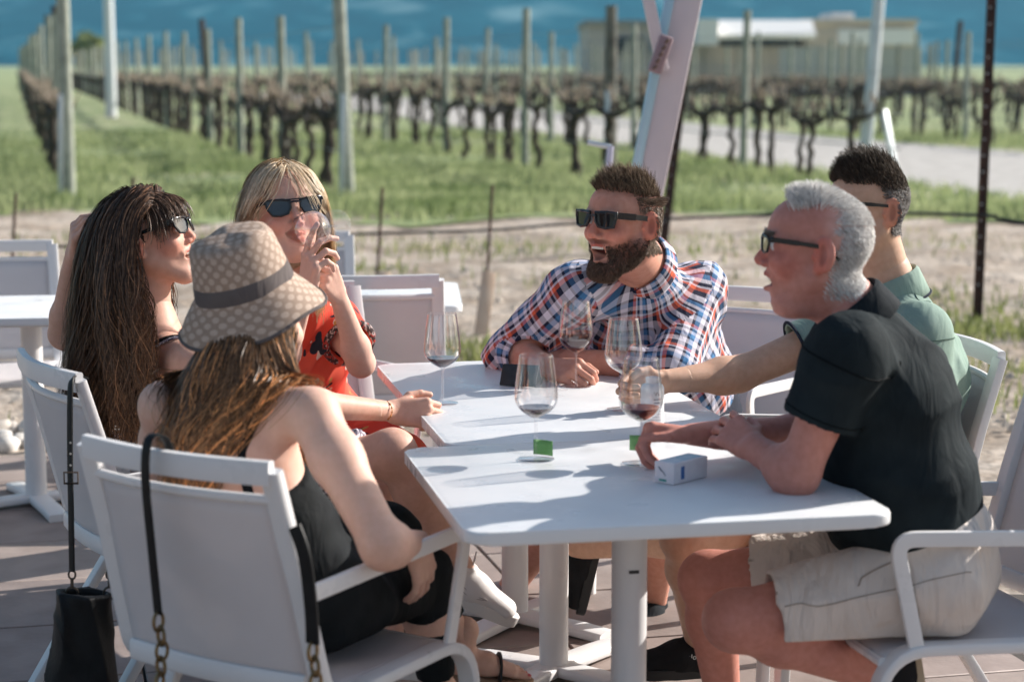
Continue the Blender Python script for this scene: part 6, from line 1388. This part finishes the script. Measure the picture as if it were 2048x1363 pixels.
hb_ = empty('bucket_bag', tuple(J(170, 1270, 4.52)*A_((1, 1, 0))), 0, 'black leather bucket bag hanging by a buckled strap from the long-haired woman\'s chair', 'bag')
BYY = 4.50
s = Sdf(); c0 = J(172, 1400, BYY); c1 = J(170, 1120, BYY); s.add(econe(c0, c1, (.082, .07), (.052, .03), (1, 0, 0)), .03); s.sub(econe(J(170, 1230, BYY), J(170, 1120, BYY), (.045, .02), (.055, .03), (1, 0, 0)), .004); s.disp = folds(.014, 60, [(0, 0, 1), (.3, .2, 1), (-.3, .1, 1)], 71); s.clip(J(170, 1183, BYY), (.05, 0, 1)); V, F = s.poly(.005); link('bag_body', npmesh('bag_body', V, F), blkl, hb_, True)
q = MB(); q.tube(spline([J(172, 762, 4.64), J(150, 756, 4.60), J(141, 775, 4.565), J(140, 900, BYY+.04), J(142, 1020, BYY+.01), J(144, 1142, BYY)], 5), 1, 8, flat=(.020, .005), up=(0, -1, 0)); q.build('strap', blkl, hb_, ws=True)
q = MB(); q.tube(spline([J(206, 900, 4.66), J(212, 1000, 4.60), J(222, 1100, BYY+.01), J(220, 1152, BYY)], 5), 1, 8, flat=(.018, .005), up=(0, -1, 0)); q.build('strap', blkl, hb_, ws=True)
dm = mat('gunmetal', (.10, .09, .08), .35, metal=.8); XZ = np.stack([A_((1, 0, 0)), A_((0, 0, 1)), A_((0, -1, 0))], 1)
for u in (144, 219):
    q = MB(); torus(q, J(u, 1148, BYY), .011, .0025, XZ); q.tube([J(u, 1155, BYY), J(u, 1175, BYY)], .004, 8); q.build('clasp', dm, hb_, ws=True); q = MB(); q.tube([tuple(J(u, 1185, BYY)+XZ@A_((.014*math.cos(a), .014*math.sin(a), 0))) for a in np.linspace(0, 2*math.pi, 21)], .0028, 6, cap=False); q.build('ring', dm, hb_, ws=True)
q = MB(); ol = [(-.016, -.013), (.016, -.013), (.016, .013), (-.016, .013), (-.016, -.013), (.016, -.013)]; q.tube([tuple(J(142, 955, BYY+.015)+XZ@A_((a, b_, 0))) for a, b_ in ol], .0026, 6); q.build('buckle', mat('buckle_bronze', (.16, .12, .09), .4, metal=.8), hb_, ws=True)
q = MB()
for v in (885, 907, 930): q.lathe([(0, -.0005), (.0028, 0), (0, .0005)], tuple(J(141, v, BYY+.020)), 8, Matrix.Rotation(R(90), 4, 'X'))
q.build('eyelets', mat('eyelet_silver', (.6, .6, .58), .3, metal=.8), hb_, ws=True)['kind'] = 'stuff'
